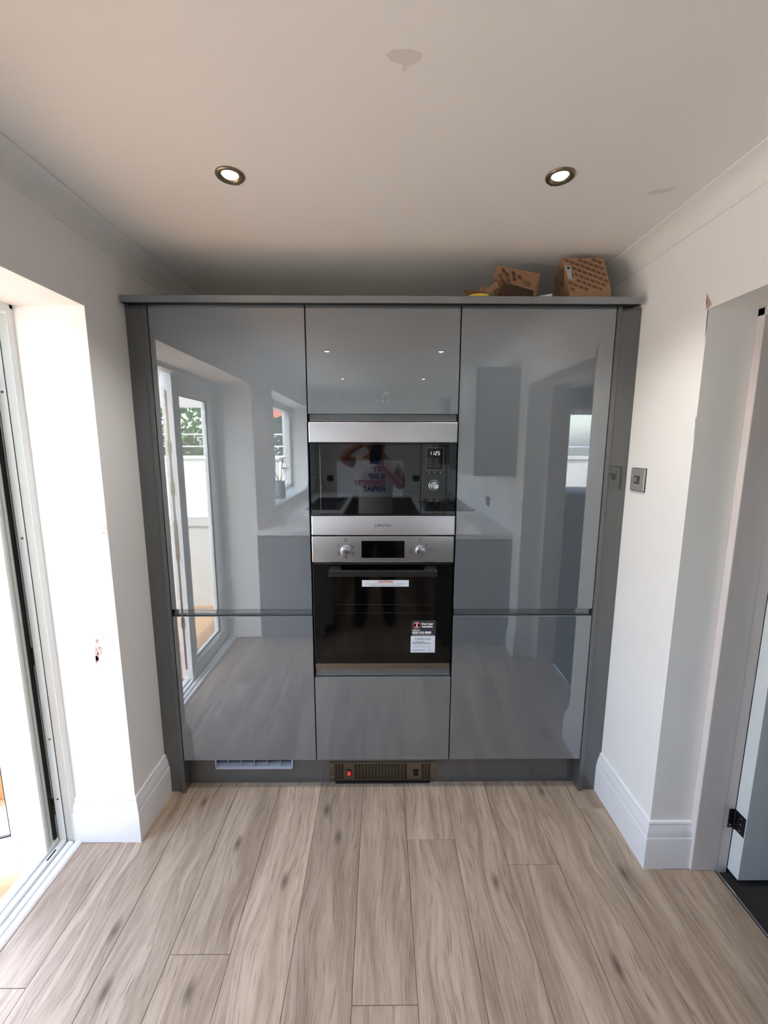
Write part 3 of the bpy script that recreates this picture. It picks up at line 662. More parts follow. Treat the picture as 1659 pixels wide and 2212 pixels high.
for s_, x, z in (('50°', .181, 1.169), ('100°', .190, 1.146), ('150°', .177, 1.121), ('180°', .156, 1.115), ('200°', .141, 1.117), ('220°', .128, 1.122), ('250°', .118, 1.136), ('Max', .117, 1.149)): text(b, s_, .0072, (x, -.006, z), (1, 0, 0), (0, 0, 1))
obj('dial_marking', b, INKK, panel)['kind'] = 'stuff'
# stickers
def sticker(name, x0, x1, z0, z1, m, parent, label, y=.0015):
    b = B(); box(b, x0, x1, y-.0009, y-.0001, z0, z1); return obj(name, b, m, parent, label=label)
c = sticker('caution_sticker', -.0885, .1095, .9845, 1.0130, STKW, t, 'white caution strip with a red heading')
yS = .0006
b = B(); text(b, 'CAUTION', .0115, (.010, yS, 1.0060), (1, 0, 0), (0, 0, 1), wide=1.2, bold=.0005); obj('heading', b, INKR, c)
b = B(); text(b, 'Do not place foil, baking trays or cook on the base of this oven,', .0062, (.0105, yS, .9967), (1, 0, 0), (0, 0, 1), wide=1.06); obj('lettering', b, INKK, c)
b = B(); text(b, 'this could cause damage to the oven and furniture.', .0062, (.0105, yS, .9895), (1, 0, 0), (0, 0, 1), wide=1.06); obj('lettering', b, INKK, c)
c = sticker('guarantee_sticker', .1235, .2275, .7625, .8330, STKK, t, 'dark upper half of the guarantee sticker')
b = B(); text(b, 'Free 3 year', .0125, (.1665, yS, .8175), (1, 0, 0), (0, 0, 1), 'LEFT', wide=.86, bold=.0005); text(b, 'guarantee', .0125, (.1665, yS, .8055), (1, 0, 0), (0, 0, 1), 'LEFT', wide=.96, bold=.0005)
text(b, 'Call now', .0090, (.1275, yS, .7890), (1, 0, 0), (0, 0, 1), 'LEFT', bold=.0003); text(b, '0333 010 0009', .0150, (.1270, yS, .7770), (1, 0, 0), (0, 0, 1), 'LEFT', wide=.90, bold=.0006)
quad(b, (.1735, yS, .7665), (1, 0, 0), (0, 0, 1), .092, .0012); obj('lettering', b, INKW, c)
b = B(); lathe(b, [(.0145, 0), (.0145, .0003)], (.146, yS, .8115), (0, -1, 0), 32); obj('badge_ring', b, mat('badge_silver', (206, 190, 188), .5), c)
b = B(); lathe(b, [(.0125, .0003), (.0125, .0006)], (.146, yS, .8115), (0, -1, 0), 32); quad(b, (.146, yS-.0003, .8115), (1, 0, 0), (0, 0, 1), .029, .011); obj('badge', b, INKR, c)
b = B(); text(b, '3', .016, (.146, yS-.0006, .8130), (1, 0, 0), (0, 0, 1), bold=.0006); quad(b, (.146, yS-.0006, .8050), (1, 0, 0), (0, 0, 1), .010, .0012); obj('badge_numeral', b, INKW, c)
c = sticker('guarantee_sticker', .1205, .2260, .6860, .7620, STKW, t, 'pale lower half of the guarantee sticker')
b = B(); text(b, 'LAMONA', .0145, (.1735, yS, .7475), (1, 0, 0), (0, 0, 1), wide=1.15); obj('logo', b, INKG, c)
b = B(); text(b, '3 year guarantee available.', .0052, (.1265, yS, .7345), (1, 0, 0), (0, 0, 1), 'LEFT', bold=.0002); text(b, 'Register your appliance within 90 days', .0052, (.1265, yS, .7285), (1, 0, 0), (0, 0, 1), 'LEFT', bold=.0002)
text(b, 'Helpline:', .0045, (.193, yS, .6995), (1, 0, 0), (0, 0, 1), 'LEFT'); text(b, 'for guarantee', .0045, (.193, yS, .6945), (1, 0, 0), (0, 0, 1), 'LEFT')
obj('lettering', b, INKK, c)['kind'] = 'stuff'
b = B()
for k, s_ in enumerate(('To register visit our website with model number', 'during the first year of purchase of your oven', 'Full terms and conditions are given at the web page')): text(b, s_, .0040, (.1265, yS, .7185-.0045*k), (1, 0, 0), (0, 0, 1), 'LEFT')
quad(b, (.155, yS, .6965), (1, 0, 0), (0, 0, 1), .056, .0040); obj('fine_print', b, mat('print_pale', (140, 148, 166), .6), c)['kind'] = 'stuff'

# ---------------------------------------------------------------- light switch on the right wall
t = thing('light_switch', 'brushed steel fused switch plate on the right wall beside the cabinet', 'switch', (XR, -.073, 1.444))
b = B(); box(b, XR-.008, XR-.001, -.116, -.030, 1.401, 1.487, bev=.0022); obj('plate', b, STEELD if False else mat('satin_steel_plate', (205, 204, 200), .4, .75), t, smooth=40)
b = B(); box(b, XR-.0015, XR-.0002, -.1185, -.0275, 1.3985, 1.4895); obj('seal', b, BLACKP, t)
b = B(); box(b, XR-.0088, XR-.0078, -.090, -.076, 1.429, 1.459); box(b, XR-.0088, XR-.0078, -.071, -.055, 1.429, 1.459); obj('switch_well', b, BLACKP, t)
b = B(); prism(b, [(XR-.008, 1.432), (XR-.013, 1.434), (XR-.0095, 1.446), (XR-.011, 1.456), (XR-.008, 1.457)], 'y', -.088, -.078); obj('rocker', b, CHROME, t)
b = B(); box(b, XR-.0100, XR-.008, -.068, -.058, 1.434, 1.454, bev=.0008); obj('fuse_carrier', b, CHROME, t)

# ---------------------------------------------------------------- downlights
def downlight(x, y, lab, seen=True):
    t = thing('downlight', lab, 'light', (x, y, ZC), 'recessed ceiling downlights')
    b = B(); lathe(b, [(.0200, .012), (.0205, .004), (.0225, .0010), (.026, -.0042), (.033, -.0062), (.0375, -.0052), (.0395, -.0022), (.0395, 0)], (x, y, ZC), (0, 0, 1), 48, cap=False)
    obj('bezel', b, BRASS, t, smooth=50)
    b = B(); lathe(b, [(.0001, -.0062), (.010, -.0058), (.017, -.0040), (.0205, -.0010), (.0205, .0005)], (x, y, ZC), (0, 0, 1), 32); obj('lamp', b, LAMPM, t)
    b = B(); box(b, x-.012, x+.012, y+.0385, y+.0425, ZC-.0028, ZC); obj('spring_clip', b, BRASS, t)
    l = bpy.data.lights.new('downlight_beam', 'SPOT'); l.energy = 24.0; l.spot_size = math.radians(122); l.spot_blend = 1.0; l.color = (1, .955, .90); l.shadow_soft_size = .018
    lo = bpy.data.objects.new('downlight_beam', l); COL.objects.link(lo); lo.parent = t; lo.location = (0, 0, -.02)
    return t
downlight(-.430, -.400, 'lit round nickel downlight in the ceiling above the left cabinet')
downlight(.492, -.405, 'lit round nickel downlight in the ceiling above the right cabinet')
for y in (-1.82, -3.22):
    for x in (-.44, .475): downlight(x, y, 'lit ceiling downlight %s on the %s, seen mirrored in the cabinet door' % ('behind the photographer' if y < -2 else 'over the photographer', 'left' if x < 0 else 'right'))

# ---------------------------------------------------------------- boxes on top
def face_frame(o, p1, p2):
    o = Vector(o); ux = (Vector(p1)-o); uz = (Vector(p2)-o); return o, ux, uz
def pat(b, F, u, v, w, h, ang, s='LAP'):
    """rounded label with letters on face frame F (org, ux, uz unit vectors)"""
    o, ux, uz = F; a = math.radians(ang); X = ux*math.cos(a)+uz*math.sin(a); Z = -ux*math.sin(a)+uz*math.cos(a); c = o+ux*u+uz*v; t_ = h*.14
    for dx, dz, ww, hh in ((0, h/2, w, t_), (0, -h/2, w, t_), (-w/2, 0, t_, h), (w/2, 0, t_, h)): quad(b, c+X*dx+Z*dz, X, Z, ww, hh, .0005)
    text(b, s, h*.95, c, X, Z, off=.0006, wide=.85, bold=h*.06)
zt = 2.1065
t = thing('cardboard_box', 'closed brown patterned cardboard box by the right wall on cabinet top', 'box', (.80, .10, zt))
TL, TR, BR, BL = Vector((.699, .060, 2.298)), Vector((.860, .060, 2.298)), Vector((.886, .030, 2.168)), Vector((.722, .030, 2.165))
KL, KR = Vector((.722, .190, 2.268)), Vector((.880, .190, 2.270))
bl, br, kl, kr = Vector((.729, .034, zt)), Vector((.886, .034, zt)), Vector((.735, .180, zt)), Vector((.885, .180, zt))
b = B(); V = {k: b.verts.new(v) for k, v in dict(TL=TL, TR=TR, BR=BR, BL=BL, KL=KL, KR=KR, bl=bl, br=br, kl=kl, kr=kr).items()}
for f in (('TL', 'BL', 'BR', 'TR'), ('BL', 'bl', 'br', 'BR'), ('TL', 'TR', 'KR', 'KL'), ('TL', 'KL', 'kl', 'bl', 'BL'), ('TR', 'BR', 'br', 'kr', 'KR'), ('KL', 'KR', 'kr', 'kl'), ('bl', 'kl', 'kr', 'br')): b.faces.new([V[i] for i in f])
obj('carton', b, CARD, t)
ux = (BR-BL).normalized(); nn = (TL-BL).cross(ux); nn.normalize(); uz = nn.cross(ux) if nn.cross(ux).z > 0 else -nn.cross(ux)
F = (BL, ux, uz); H_ = (TL-BL).dot(uz); sh = (TL-BL).dot(ux)/H_
b = B()
for i in range(-8, 16):
    for j in range(-8, 16):
        u = .0125+i*.0205+j*.0115*0+ (j*.0205*.62); v = .010+j*.0165-i*.0085
        if v < .006 or v > H_-.007: continue
        lo = sh*v+.008; hi = lo+.161-.014
        if u < lo or u > hi: continue
        if u < sh*v+.030 and .035 < v < .112: continue
        pat(b, F, u, v, .0175, .0095, -32)
obj('printed_pattern', b, PRINT, t, fixn=False)
# side face print
uxs = (KL-TL).normalized(); ns = Vector((-1, 0, 0)); uzs = Vector((0, 0, 1)); Fs = (TL+Vector((0, 0, -.15)), -uxs, uzs)
b = B()
for i in range(5):
    for j in range(6):
        v = .012+j*.024; u = -.118+i*.026+(j % 2)*.012
        if u > -.01: continue
        c0 = Fs[0]; pat(b, (c0+ns*.004+Vector((.012*(1-v/.15), 0, 0)), Fs[1], uzs), u, v, .016, .009, 0)
obj('printed_pattern', b, PRINT, t, fixn=False)
b = B(); n_ = ux.cross(uz)
def fp(u, v, o=.0009): return BL+ux*u+uz*v+ux.cross(uz)*o
vs = [b.verts.new(fp(*p)) for p in ((-.001, .052), (.020, .050), (.009, .104), (-.013, .105))]; b.faces.new(vs); lab = obj('label', b, mat('label_grey', (170, 172, 178), .6), t, fixn=False)
b = B(); vs = [b.verts.new(fp(*p, .0012)) for p in ((-.004, .090), (.006, .090), (.005, .100), (-.006, .1005))]; b.faces.new(vs); vs = [b.verts.new(fp(*p, .0012)) for p in ((.014, .053), (.0185, .053), (.013, .085), (.0115, .085))]; b.faces.new(vs); obj('label_print', b, INKK, lab, fixn=False)
b = B()
for k in range(8):
    z = 2.265-.012*k; x = .7045+.0022*k; vs = [b.verts.new(p) for p in ((x-.003, .055+.004*k, z), (x-.003, .057+.004*k, z-.008), (x-.001, .125-.006*k, z-.014), (x-.001, .125-.006*k, z-.004))]; b.faces.new(vs)
obj('tape', b, mat('brown_tape_label', (124, 112, 76), .35), t, fixn=False)

t = thing('cardboard_box', 'opened brown cardboard carton with barcode lying on the cabinet top', 'box', (.52, .09, zt))
a_, b_, c_, d_ = Vector((.452, .100, 2.288)), Vector((.632, .100, 2.255)), Vector((.590, .050, 2.176)), Vector((.452, .055, 2.214))
e_ = Vector((.436, .075, 2.232))
b = B(); top = [b.verts.new(v) for v in (a_, e_, d_, c_, b_)]; b.faces.new(top)
low = [b.verts.new(v) for v in (Vector((.470, .19, zt+.09)), Vector((.425, .17, zt)), Vector((.425, .060, zt)), Vector((.594, .058, zt)), Vector((.630, .17, zt)))]
b.faces.new((top[4], top[3], low[3], low[4])); b.faces.new((top[0], top[4], low[4], low[0])); b.faces.new(low)
obj('carton', b, CARD, t)
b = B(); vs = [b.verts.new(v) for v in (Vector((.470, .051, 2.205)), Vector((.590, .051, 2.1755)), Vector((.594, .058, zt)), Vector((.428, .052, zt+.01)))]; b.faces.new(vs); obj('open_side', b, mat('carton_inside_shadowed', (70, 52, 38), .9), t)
def plate(name, pts, m, th=.002):
    b = B(); P = [Vector(p) for p in pts]; n = (P[1]-P[0]).cross(P[3]-P[0]).normalized()*th; hexa(b, P+[p+n for p in P]); return obj(name, b, m, t)
plate('flap', [(.391, .030, 2.169), (.403, .030, 2.150), (.456, .060, 2.190), (.444, .060, 2.212)], CARD)
plate('flap', [(.4445, .061, 2.212), (.456, .061, 2.190), (.458, .10, 2.175), (.450, .11, 2.20)], CARDD)
plate('flap', [(.323, .090, 2.190), (.328, .045, 2.152), (.400, .045, 2.152), (.397, .080, 2.180)], CARDD)
plate('flap', [(.394, .120, 2.217), (.417, .120, 2.215), (.418, .120, 2.17), (.401, .120, 2.17)], CARD)
plate('flap', [(.400, .045, 2.150), (.43, .05, 2.155), (.455, .058, 2.190), (.45, .055, 2.150)], CARDD)
ux = (c_-d_).normalized(); nn = ux.cross((a_-d_)).normalized(); uz = nn.cross(ux)
if (a_-d_).dot(uz) < 0: uz = -uz
F = (d_, ux, uz); b = B()
for u, v in ((.004, .028), (.028, .046), (.037, .016), (.060, .034), (.053, .062), (.012, .062), (.078, .052), (.016, .004)):
    pat(b, F, u, v, .022, .0125, -72)
for k, (w_, u) in enumerate(((.0016, 0), (.001, .0030), (.0024, .0058), (.001, .0090), (.0016, .0120), (.0024, .0150), (.001, .0180), (.0018, .0205))):
    quad(b, d_+ux*(.119)+uz*(.014+u*1.25), ux, uz, .019, w_, .0006)
for s_, u, v, sz in (('CE', .098, .032, .016), ('UK', .105, .026, .010), ('CA', .105, .018, .008), ('X', .095, .048, .011), ('18V', .088, .012, .008), ('o', .099, .008, .010), ('-Z', .110, .008, .007)):
    text(b, s_, sz, d_+ux*u+uz*v, ux*.2+uz*.98, -ux*.98+uz*.2, off=.0007)
obj('printed_pattern', b, PRINT, t, fixn=False)
b = B(); hexa(b, [(.545, .00, 2.1295), (.628, -.026, 2.1295), (.660, .02, 2.1300), (.57, .05, 2.1300), (.545, .00, 2.1305), (.628, -.026, 2.1308), (.648, .012, 2.152), (.57, .05, 2.1315)]); tag(obj('paper_sheet', b, PAPER), 'white paper sheet lying on the cornice beside the opened carton', 'paper')
t = thing('tape_reel', 'yellow rimmed round reel lying on the cornice edge by the opened carton', 'reel', (.365, .03, 2.129))
b = B(); lathe(b, [(.030, 0), (.044, 0), (.046, .002), (.046, .008), (.044, .010), (.030, .010), (.030, 0)], (.365, .018, 2.1295), (0, 0, 1), 48, cap=False); obj('rim', b, YEL, t, smooth=40)
b = B(); lathe(b, [(.012, .001), (.030, .001), (.030, .008), (.012, .008), (.012, .001)], (.365, .018, 2.1295), (0, 0, 1), 40, cap=False); obj('hub', b, BLACKP, t, smooth=40)

# ---------------------------------------------------------------- kitchen behind the camera (mirrored in the gloss doors)
def base_run(x0, x1, y0, y1, side, lab):
    n = int(round((y1-y0)/.6)); w = (y1-y0)/n
    for k in range(n):
        ya = y0+w*k; t = thing('base_cabinet', lab % ('first second third fourth fifth sixth'.split()[n-1-k]), 'cabinet', ((x0+x1)/2, ya+w/2, .1))
        b = B(); box(b, x0, x1, ya+.001, ya+w-.001, .12, .868); obj('body', b, UNIT, t)
        xf = x1 if side > 0 else x0; xs = sorted((xf, xf+side*.019)); b = B(); box(b, xs[0], xs[1], ya+.002, ya+w-.002, .13, .83, bev=.002); obj('door', b, UNIT, t)
    b = B(); xs = sorted((x0+(.05 if side < 0 else 0), x1-(.05 if side > 0 else 0))); box(b, xs[0], xs[1], y0, y1, 0, .119); tag(obj('plinth', b, UNIT), 'plinth under the base cabinets on the %s' % ('left' if side > 0 else 'right'), 'plinth')
base_run(XL+.002, -.42, YF+.01, -1.56, 1, '%s base cabinet from the patio doors on the window side')
base_run(.43, XR-.002, YF+.01, -1.43, -1, '%s base cabinet from the doorway on the hob side')
def slab(x0, x1, y0, y1, lab):
    b = B(); box(b, x0, x1, y0, y1, .8695, .91, bev=.004); return tag(obj('worktop', b, WORKT, smooth=40), lab, 'worktop')
slab(XL+.001, -.385, YF+.001, -1.545, 'white worktop along the window wall with the black sink')
slab(.395, XR-.001, YF+.001, -1.415, 'white worktop along the right wall with the gas hob')
slab(-.384, .394, YF+.001, YF+.6, 'white worktop across the far wall of the kitchen')
t = thing('sink', 'black granite sink and drainer let into the window side worktop', 'sink', (-.62, -3.15, .91))
b = B(); box(b, -.80, -.43, -3.66, -2.64, .9105, .916, bev=.002); obj('rim', b, SINKM, t)
b = B(); box(b, -.77, -.47, -3.60, -3.20, .9162, .9172); obj('bowl', b, GAP, t)
for k in range(7): b = B(); box(b, -.76+.042*k, -.748+.042*k, -3.12, -2.70, .916, .920); obj('drainer_rib', b, SINKM, t)
t = thing('tap', 'tall chrome swan-neck tap standing behind the black sink', 'tap', (-.86, -3.2, .91))
b = B(); tube(b, [(-.86, -3.2, .911), (-.86, -3.2, 1.12)] + [(-.77-.09*math.cos(a), -3.2, 1.12+.09*math.sin(a)) for a in [math.pi*k/10 for k in range(1, 11)]] + [(-.68, -3.2, 1.06)], .012, 12); obj('spout', b, CHROME, t, smooth=60)
b = B(); lathe(b, [(.026, 0), (.026, .01), (.016, .014), (.016, .06)], (-.86, -3.2, .911), (0, 0, 1), 20); obj('base', b, CHROME, t)
t = thing('hob', 'black gas hob with cast pan supports on the right worktop', 'hob', (.68, -2.9, .91))
b = B(); box(b, .44, .95, -3.3, -2.56, .9105, .922, bev=.003); obj('plate', b, BLACKG, t)
for x in (.57, .81):
    for y in (-3.12, -2.76):
        b = B(); lathe(b, [(.045, 0), (.045, .012), (.03, .018), (.001, .018)], (x, y, .922), (0, 0, 1), 20); obj('burner', b, BLACKP, t)
        b = B()
        for q in range(4):
            a = math.pi/2*q+math.pi/4; tube(b, [(x+.03*math.cos(a), y+.03*math.sin(a), .955), (x+.12*math.cos(a), y+.12*math.sin(a), .955), (x+.12*math.cos(a), y+.12*math.sin(a), .922)], .006, 6)
        obj('pan_support', b, BLACKP, t)
for k in range(4):
    b = B(); lathe(b, [(.018, 0), (.016, .022), (.001, .022)], (.47, -2.72-.12*k, .922), (0, 0, 1), 16); obj('knob', b, CHROME, t)
for k, (ya, yb_) in enumerate(((-2.02, -1.42), (-2.56, -2.022), (-3.9, -3.32))):
    t = thing('wall_cabinet', ('grey wall cabinet nearest the doorway on the right wall', 'second grey wall cabinet from the doorway, before the hob', 'far grey wall cabinet beyond the hob')[k], 'cabinet', (.84, (ya+yb_)/2, 1.35))
    b = B(); box(b, .70, XR-.002, ya, yb_, 1.35, 2.13); obj('body', b, UNIT, t)
    b = B(); box(b, .68, .699, ya+.002, yb_-.002, 1.352, 2.128, bev=.002); obj('door', b, UNIT, t)
for x, y, n_, lab in ((-.765, YF, 1, 'black double socket on the far wall above the sink side'), (.52, YF, 1, 'black double socket on the far wall on the hob side')):
    t = thing('socket', lab, 'socket', (x, y, 1.09)); b = B(); box(b, x-.05, x+.05, y+.001, y+.009, 1.045, 1.135, bev=.002); obj('plate', b, BLACKP, t)
    for dx in (-.02, .02): b = B(); box(b, x+dx-.01, x+dx+.01, y+.009, y+.012, 1.10, 1.12); obj('rocker', b, BLACKP, t)
t = thing('socket', 'steel socket plate on the right wall above the worktop', 'socket', (XR, -2.2, 1.06)); b = B(); box(b, XR-.009, XR-.001, -2.265, -2.135, 1.02, 1.105, bev=.002); obj('plate', b, mat('socket_steel', (150, 150, 150), .35, .8), t)
for dy in (-2.23, -2.17): b = B(); box(b, XR-.012, XR-.009, dy-.01, dy+.01, 1.07, 1.09); obj('rocker', b, BLACKP, t)
# vase with flowers on the sill
t = thing('flower_vase', 'glass vase of white flowers standing on the kitchen window sill', 'vase', (-1.08, -2.75, 1.022))
b = B(); lathe(b, [(.055, 0), (.06, .01), (.055, .16), (.062, .18), (.057, .18), (.05, .158), (.053, .015), (.001, .012)], (-1.08, -2.75, 1.0225), (0, 0, 1), 28, cap=False); obj('vase', b, mat('vase_glass_grey', (150, 155, 150), .15), t, smooth=50)
b = B()
for k in range(9):
    a = k*2.4; r = .05+.02*(k % 4); h = .30+.035*(k % 5); p = (-1.08+r*math.cos(a), -2.75+r*1.6*math.sin(a), 1.02+h); tube(b, [(-1.08, -2.75, 1.06), (-1.08+r*.3*math.cos(a), -2.75+r*.4*math.sin(a), 1.22), p], .0025, 5)
obj('stems', b, LEAFD, t)
for k in range(9):
    a = k*2.4; r = .05+.02*(k % 4); h = .30+.035*(k % 5); b = B(); c0 = Vector((-1.08+r*math.cos(a), -2.75+r*1.6*math.sin(a), 1.02+h))
    for q in range(6):
        aa = q*math.pi/3; d = Vector((math.cos(aa), math.sin(aa), .6)).normalized(); e1 = d.cross(Vector((0, 0, 1))).normalized()
        b.faces.new([b.verts.new(c0), b.verts.new(c0+d*.03+e1*.014), b.verts.new(c0+d*.055), b.verts.new(c0+d*.03-e1*.014)])
    obj('flower', b, INKW, t)

# ---------------------------------------------------------------- person holding the phone (seen mirrored in the microwave glass)
def skinobj(name, chains, m, parent, root_idx=0, sub=2):
    """chains: list of [(x,y,z,rx,ry)...]; first point of later chains may be ('@',i) index of an existing vertex"""
    vs, es, rad = [], [], []
    for ch in chains:
        prev = None
        for p in ch:
            if p[0] == '@': prev = p[1]; continue
            vs.append(p[:3]); rad.append((p[3], p[4] if len(p) > 4 else p[3])); i = len(vs)-1
            if prev is not None: es.append((prev, i))
            prev = i
    me = bpy.data.meshes.new(name); me.from_pydata(vs, es, []); o = bpy.data.objects.new(name, me); COL.objects.link(o)
    sk = o.modifiers.new('skin', 'SKIN'); sk.use_smooth_shade = True
    for i, r in enumerate(rad): me.skin_vertices[0].data[i].radius = r
    me.skin_vertices[0].data[root_idx].use_root = True
    ss = o.modifiers.new('sub', 'SUBSURF'); ss.levels = sub; ss.render_levels = sub
    me.materials.append(m)
    if parent: o.parent = parent; o.location = -parent.location
    return o
P = thing('person', 'person in a pale slogan t-shirt and dark trousers photographing the ovens with a phone', 'person', (-.05, -1.86, 0))
body = [
    [(-.055, -1.89, .92, .15, .11), (-.055, -1.89, 1.06, .135, .10), (-.052, -1.90, 1.22, .145, .105), (-.048, -1.905, 1.36, .15, .10), (-.042, -1.90, 1.46, .07, .065), (-.036, -1.885, 1.525, .055, .055), (-.028, -1.875, 1.60, .062, .075), (-.022, -1.88, 1.68, .076, .092), (-.022, -1.885, 1.745, .062, .075)],
    [('@', 3), (-.20, -1.90, 1.42, .062), (-.265, -1.86, 1.44, .050), (-.335, -1.80, 1.475, .043), (-.27, -1.775, 1.53, .038), (-.19, -1.762, 1.575, .030), (-.145, -1.755, 1.585, .026, .018)],
    [('@', 3), (.115, -1.90, 1.41, .060), (.150, -1.88, 1.33, .048), (.165, -1.85, 1.225, .042), (.105, -1.81, 1.295, .037), (.025, -1.772, 1.375, .028), (-.005, -1.762, 1.405, .024, .018)],
    [('@', 0), (-.15, -1.89, .84, .092), (-.165, -1.885, .66, .078), (-.175, -1.88, .48, .060), (-.18, -1.89, .30, .056), (-.185, -1.90, .10, .042), (-.19, -1.85, .06, .036), (-.196, -1.80, .05, .028)],
    [('@', 0), (.035, -1.89, .84, .092), (.045, -1.885, .66, .078), (.052, -1.88, .48, .060), (.058, -1.89, .30, .056), (.062, -1.90, .10, .042), (.07, -1.85, .06, .036), (.078, -1.80, .05, .028)]]
skinobj('body', body, SKIN, P)
shirt = [
    [(-.055, -1.888, .80, .172, .140), (-.055, -1.888, .90, .166, .134), (-.055, -1.888, 1.06, .155, .122), (-.052, -1.895, 1.22, .158, .122), (-.048, -1.90, 1.35, .155, .112), (-.043, -1.90, 1.435, .095, .080), (-.040, -1.895, 1.468, .072, .07)],
    [('@', 4), (-.205, -1.90, 1.42, .078), (-.255, -1.868, 1.437, .070)],
    [('@', 4), (.118, -1.90, 1.41, .076), (.148, -1.885, 1.345, .068)]]
sh_ = skinobj('tshirt', shirt, SHIRT, P)
tr = [[(-.055, -1.89, .93, .150, .118), (-.055, -1.89, .88, .15, .118)],
      [('@', 1), (-.15, -1.89, .80, .108), (-.165, -1.885, .64, .092), (-.175, -1.88, .46, .076), (-.18, -1.89, .28, .072), (-.185, -1.90, .10, .068)],
      [('@', 1), (.035, -1.89, .80, .108), (.045, -1.885, .64, .092), (.052, -1.88, .46, .076), (.058, -1.89, .28, .072), (.062, -1.90, .10, .068)]]
skinobj('trousers', tr, SHORTS, P)
for sx, px_ in ((-.187, -1), (.066, 1)):
    skinobj('boot', [[(sx, -1.905, .16, .070), (sx, -1.90, .07, .066), (sx+px_*.006, -1.82, .055, .060, .052), (sx+px_*.014, -1.745, .046, .054, .046)]], BOOT, P)
# hair and face
b = B(); bmesh.ops.create_uvsphere(b, u_segments=28, v_segments=18, radius=1)
for v in b.verts: v.co = Vector((-.022+v.co.x*.083, -1.893+v.co.y*.102, 1.715+v.co.z*.102))
bmesh.ops.delete(b, geom=[v for v in b.verts if v.co.y > -1.84 and v.co.z < 1.735 or v.co.z < 1.64], context='VERTS')
obj('hair', b, HAIR, P, smooth=60)
b = B()
hexa(b, [(-.034, -1.80, 1.628), (-.010, -1.80, 1.628), (-.016, -1.79, 1.68), (-.028, -1.79, 1.68), (-.030, -1.772, 1.632), (-.014, -1.772, 1.632), (-.019, -1.785, 1.68), (-.025, -1.785, 1.68)]); obj('nose', b, SKIN, P)
for x in (-.052, .008):
    b = B(); lathe(b, [(.0001, 0), (.009, .002), (.012, .008)], (x, -1.786, 1.672), (0, -1, 0), 14, cap=False); obj('eye', b, INKW, P)
    b = B(); lathe(b, [(.0045, 0), (.0045, .001)], (x, -1.784, 1.672), (0, 1, 0), 10); obj('pupil', b, INKK, P)
b = B(); tube(b, [(-.045, -1.792, 1.603), (-.022, -1.786, 1.600), (.002, -1.792, 1.603)], .0045, 8); obj('mouth', b, mat('lips', (150, 84, 76), .5), P)
for x, s in ((-.105, -1), (.060, 1)):
    b = B(); lathe(b, [(.012, 0), (.024, .006), (.022, .012), (.001, .010)], (x, -1.885, 1.665), (s, -.3, 0), 16); obj('ear', b, SKIN, P)
# hands: fingers round the phone
def fingers(sets, parent):
    for pts in sets:
        skinobj('finger', [[(*p, r) for p, r in zip(pts, (.0095, .009, .0082, .007))]], SKIN, parent, sub=1)
skinobj('palm', [[(-.150, -1.757, 1.582, .026, .018), (-.122, -1.748, 1.578, .034, .016), (-.100, -1.742, 1.570, .030, .014)]], SKIN, P, sub=2)
fingers([[(-.108, -1.742, 1.592), (-.098, -1.728, 1.598), (-.086, -1.722, 1.597), (-.076, -1.723, 1.594)],
         [(-.106, -1.742, 1.574), (-.096, -1.724, 1.576), (-.086, -1.715, 1.575), (-.074, -1.713, 1.573)],
         [(-.106, -1.744, 1.556), (-.098, -1.725, 1.555), (-.088, -1.715, 1.553), (-.078, -1.713, 1.552)],
         [(-.108, -1.746, 1.540), (-.100, -1.729, 1.536), (-.092, -1.719, 1.534), (-.084, -1.716, 1.533)],
         [(-.118, -1.752, 1.560), (-.106, -1.752, 1.545), (-.096, -1.748, 1.535), (-.085, -1.746, 1.528)]], P)
skinobj('palm', [[(.030, -1.775, 1.370, .028, .020), (.010, -1.764, 1.398, .034, .016), (-.004, -1.757, 1.418, .034, .015)]], SKIN, P, sub=2)
fingers([[(.012, -1.752, 1.448), (.012, -1.732, 1.455), (-.002, -1.722, 1.458), (-.022, -1.720, 1.460)],
         [(.012, -1.752, 1.430), (.012, -1.732, 1.437), (-.004, -1.722, 1.440), (-.026, -1.720, 1.442)],
         [(.008, -1.754, 1.414), (.006, -1.734, 1.418), (-.010, -1.724, 1.421), (-.030, -1.722, 1.424)],
         [(-.006, -1.758, 1.404), (-.014, -1.740, 1.402), (-.028, -1.728, 1.404), (-.044, -1.724, 1.408)],
         [(-.020, -1.762, 1.416), (-.040, -1.758, 1.424), (-.058, -1.754, 1.436), (-.068, -1.750, 1.450)]], P)
# slogan
yT = -1.772
b = B()
for s_, z, sz, w_ in (('EAT', 1.378, .058, 1.0), ('SLEEP', 1.322, .058, .98), ('REPEAT', 1.218, .060, .92)): text(b, s_, sz, (.030, yT, z), (-1, 0, 0), (0, 0, 1), 'LEFT', off=.002, wide=w_, bold=.002)
slog = obj('slogan', b, INKK, P, fixn=False)
b = B(); text(b, 'CARPENTRY', .060, (.032, yT, 1.270), (-1, 0, 0), (0, 0, 1), 'LEFT', off=.002, wide=.78, bold=.002); obj('slogan', b, INKR, P, fixn=False)
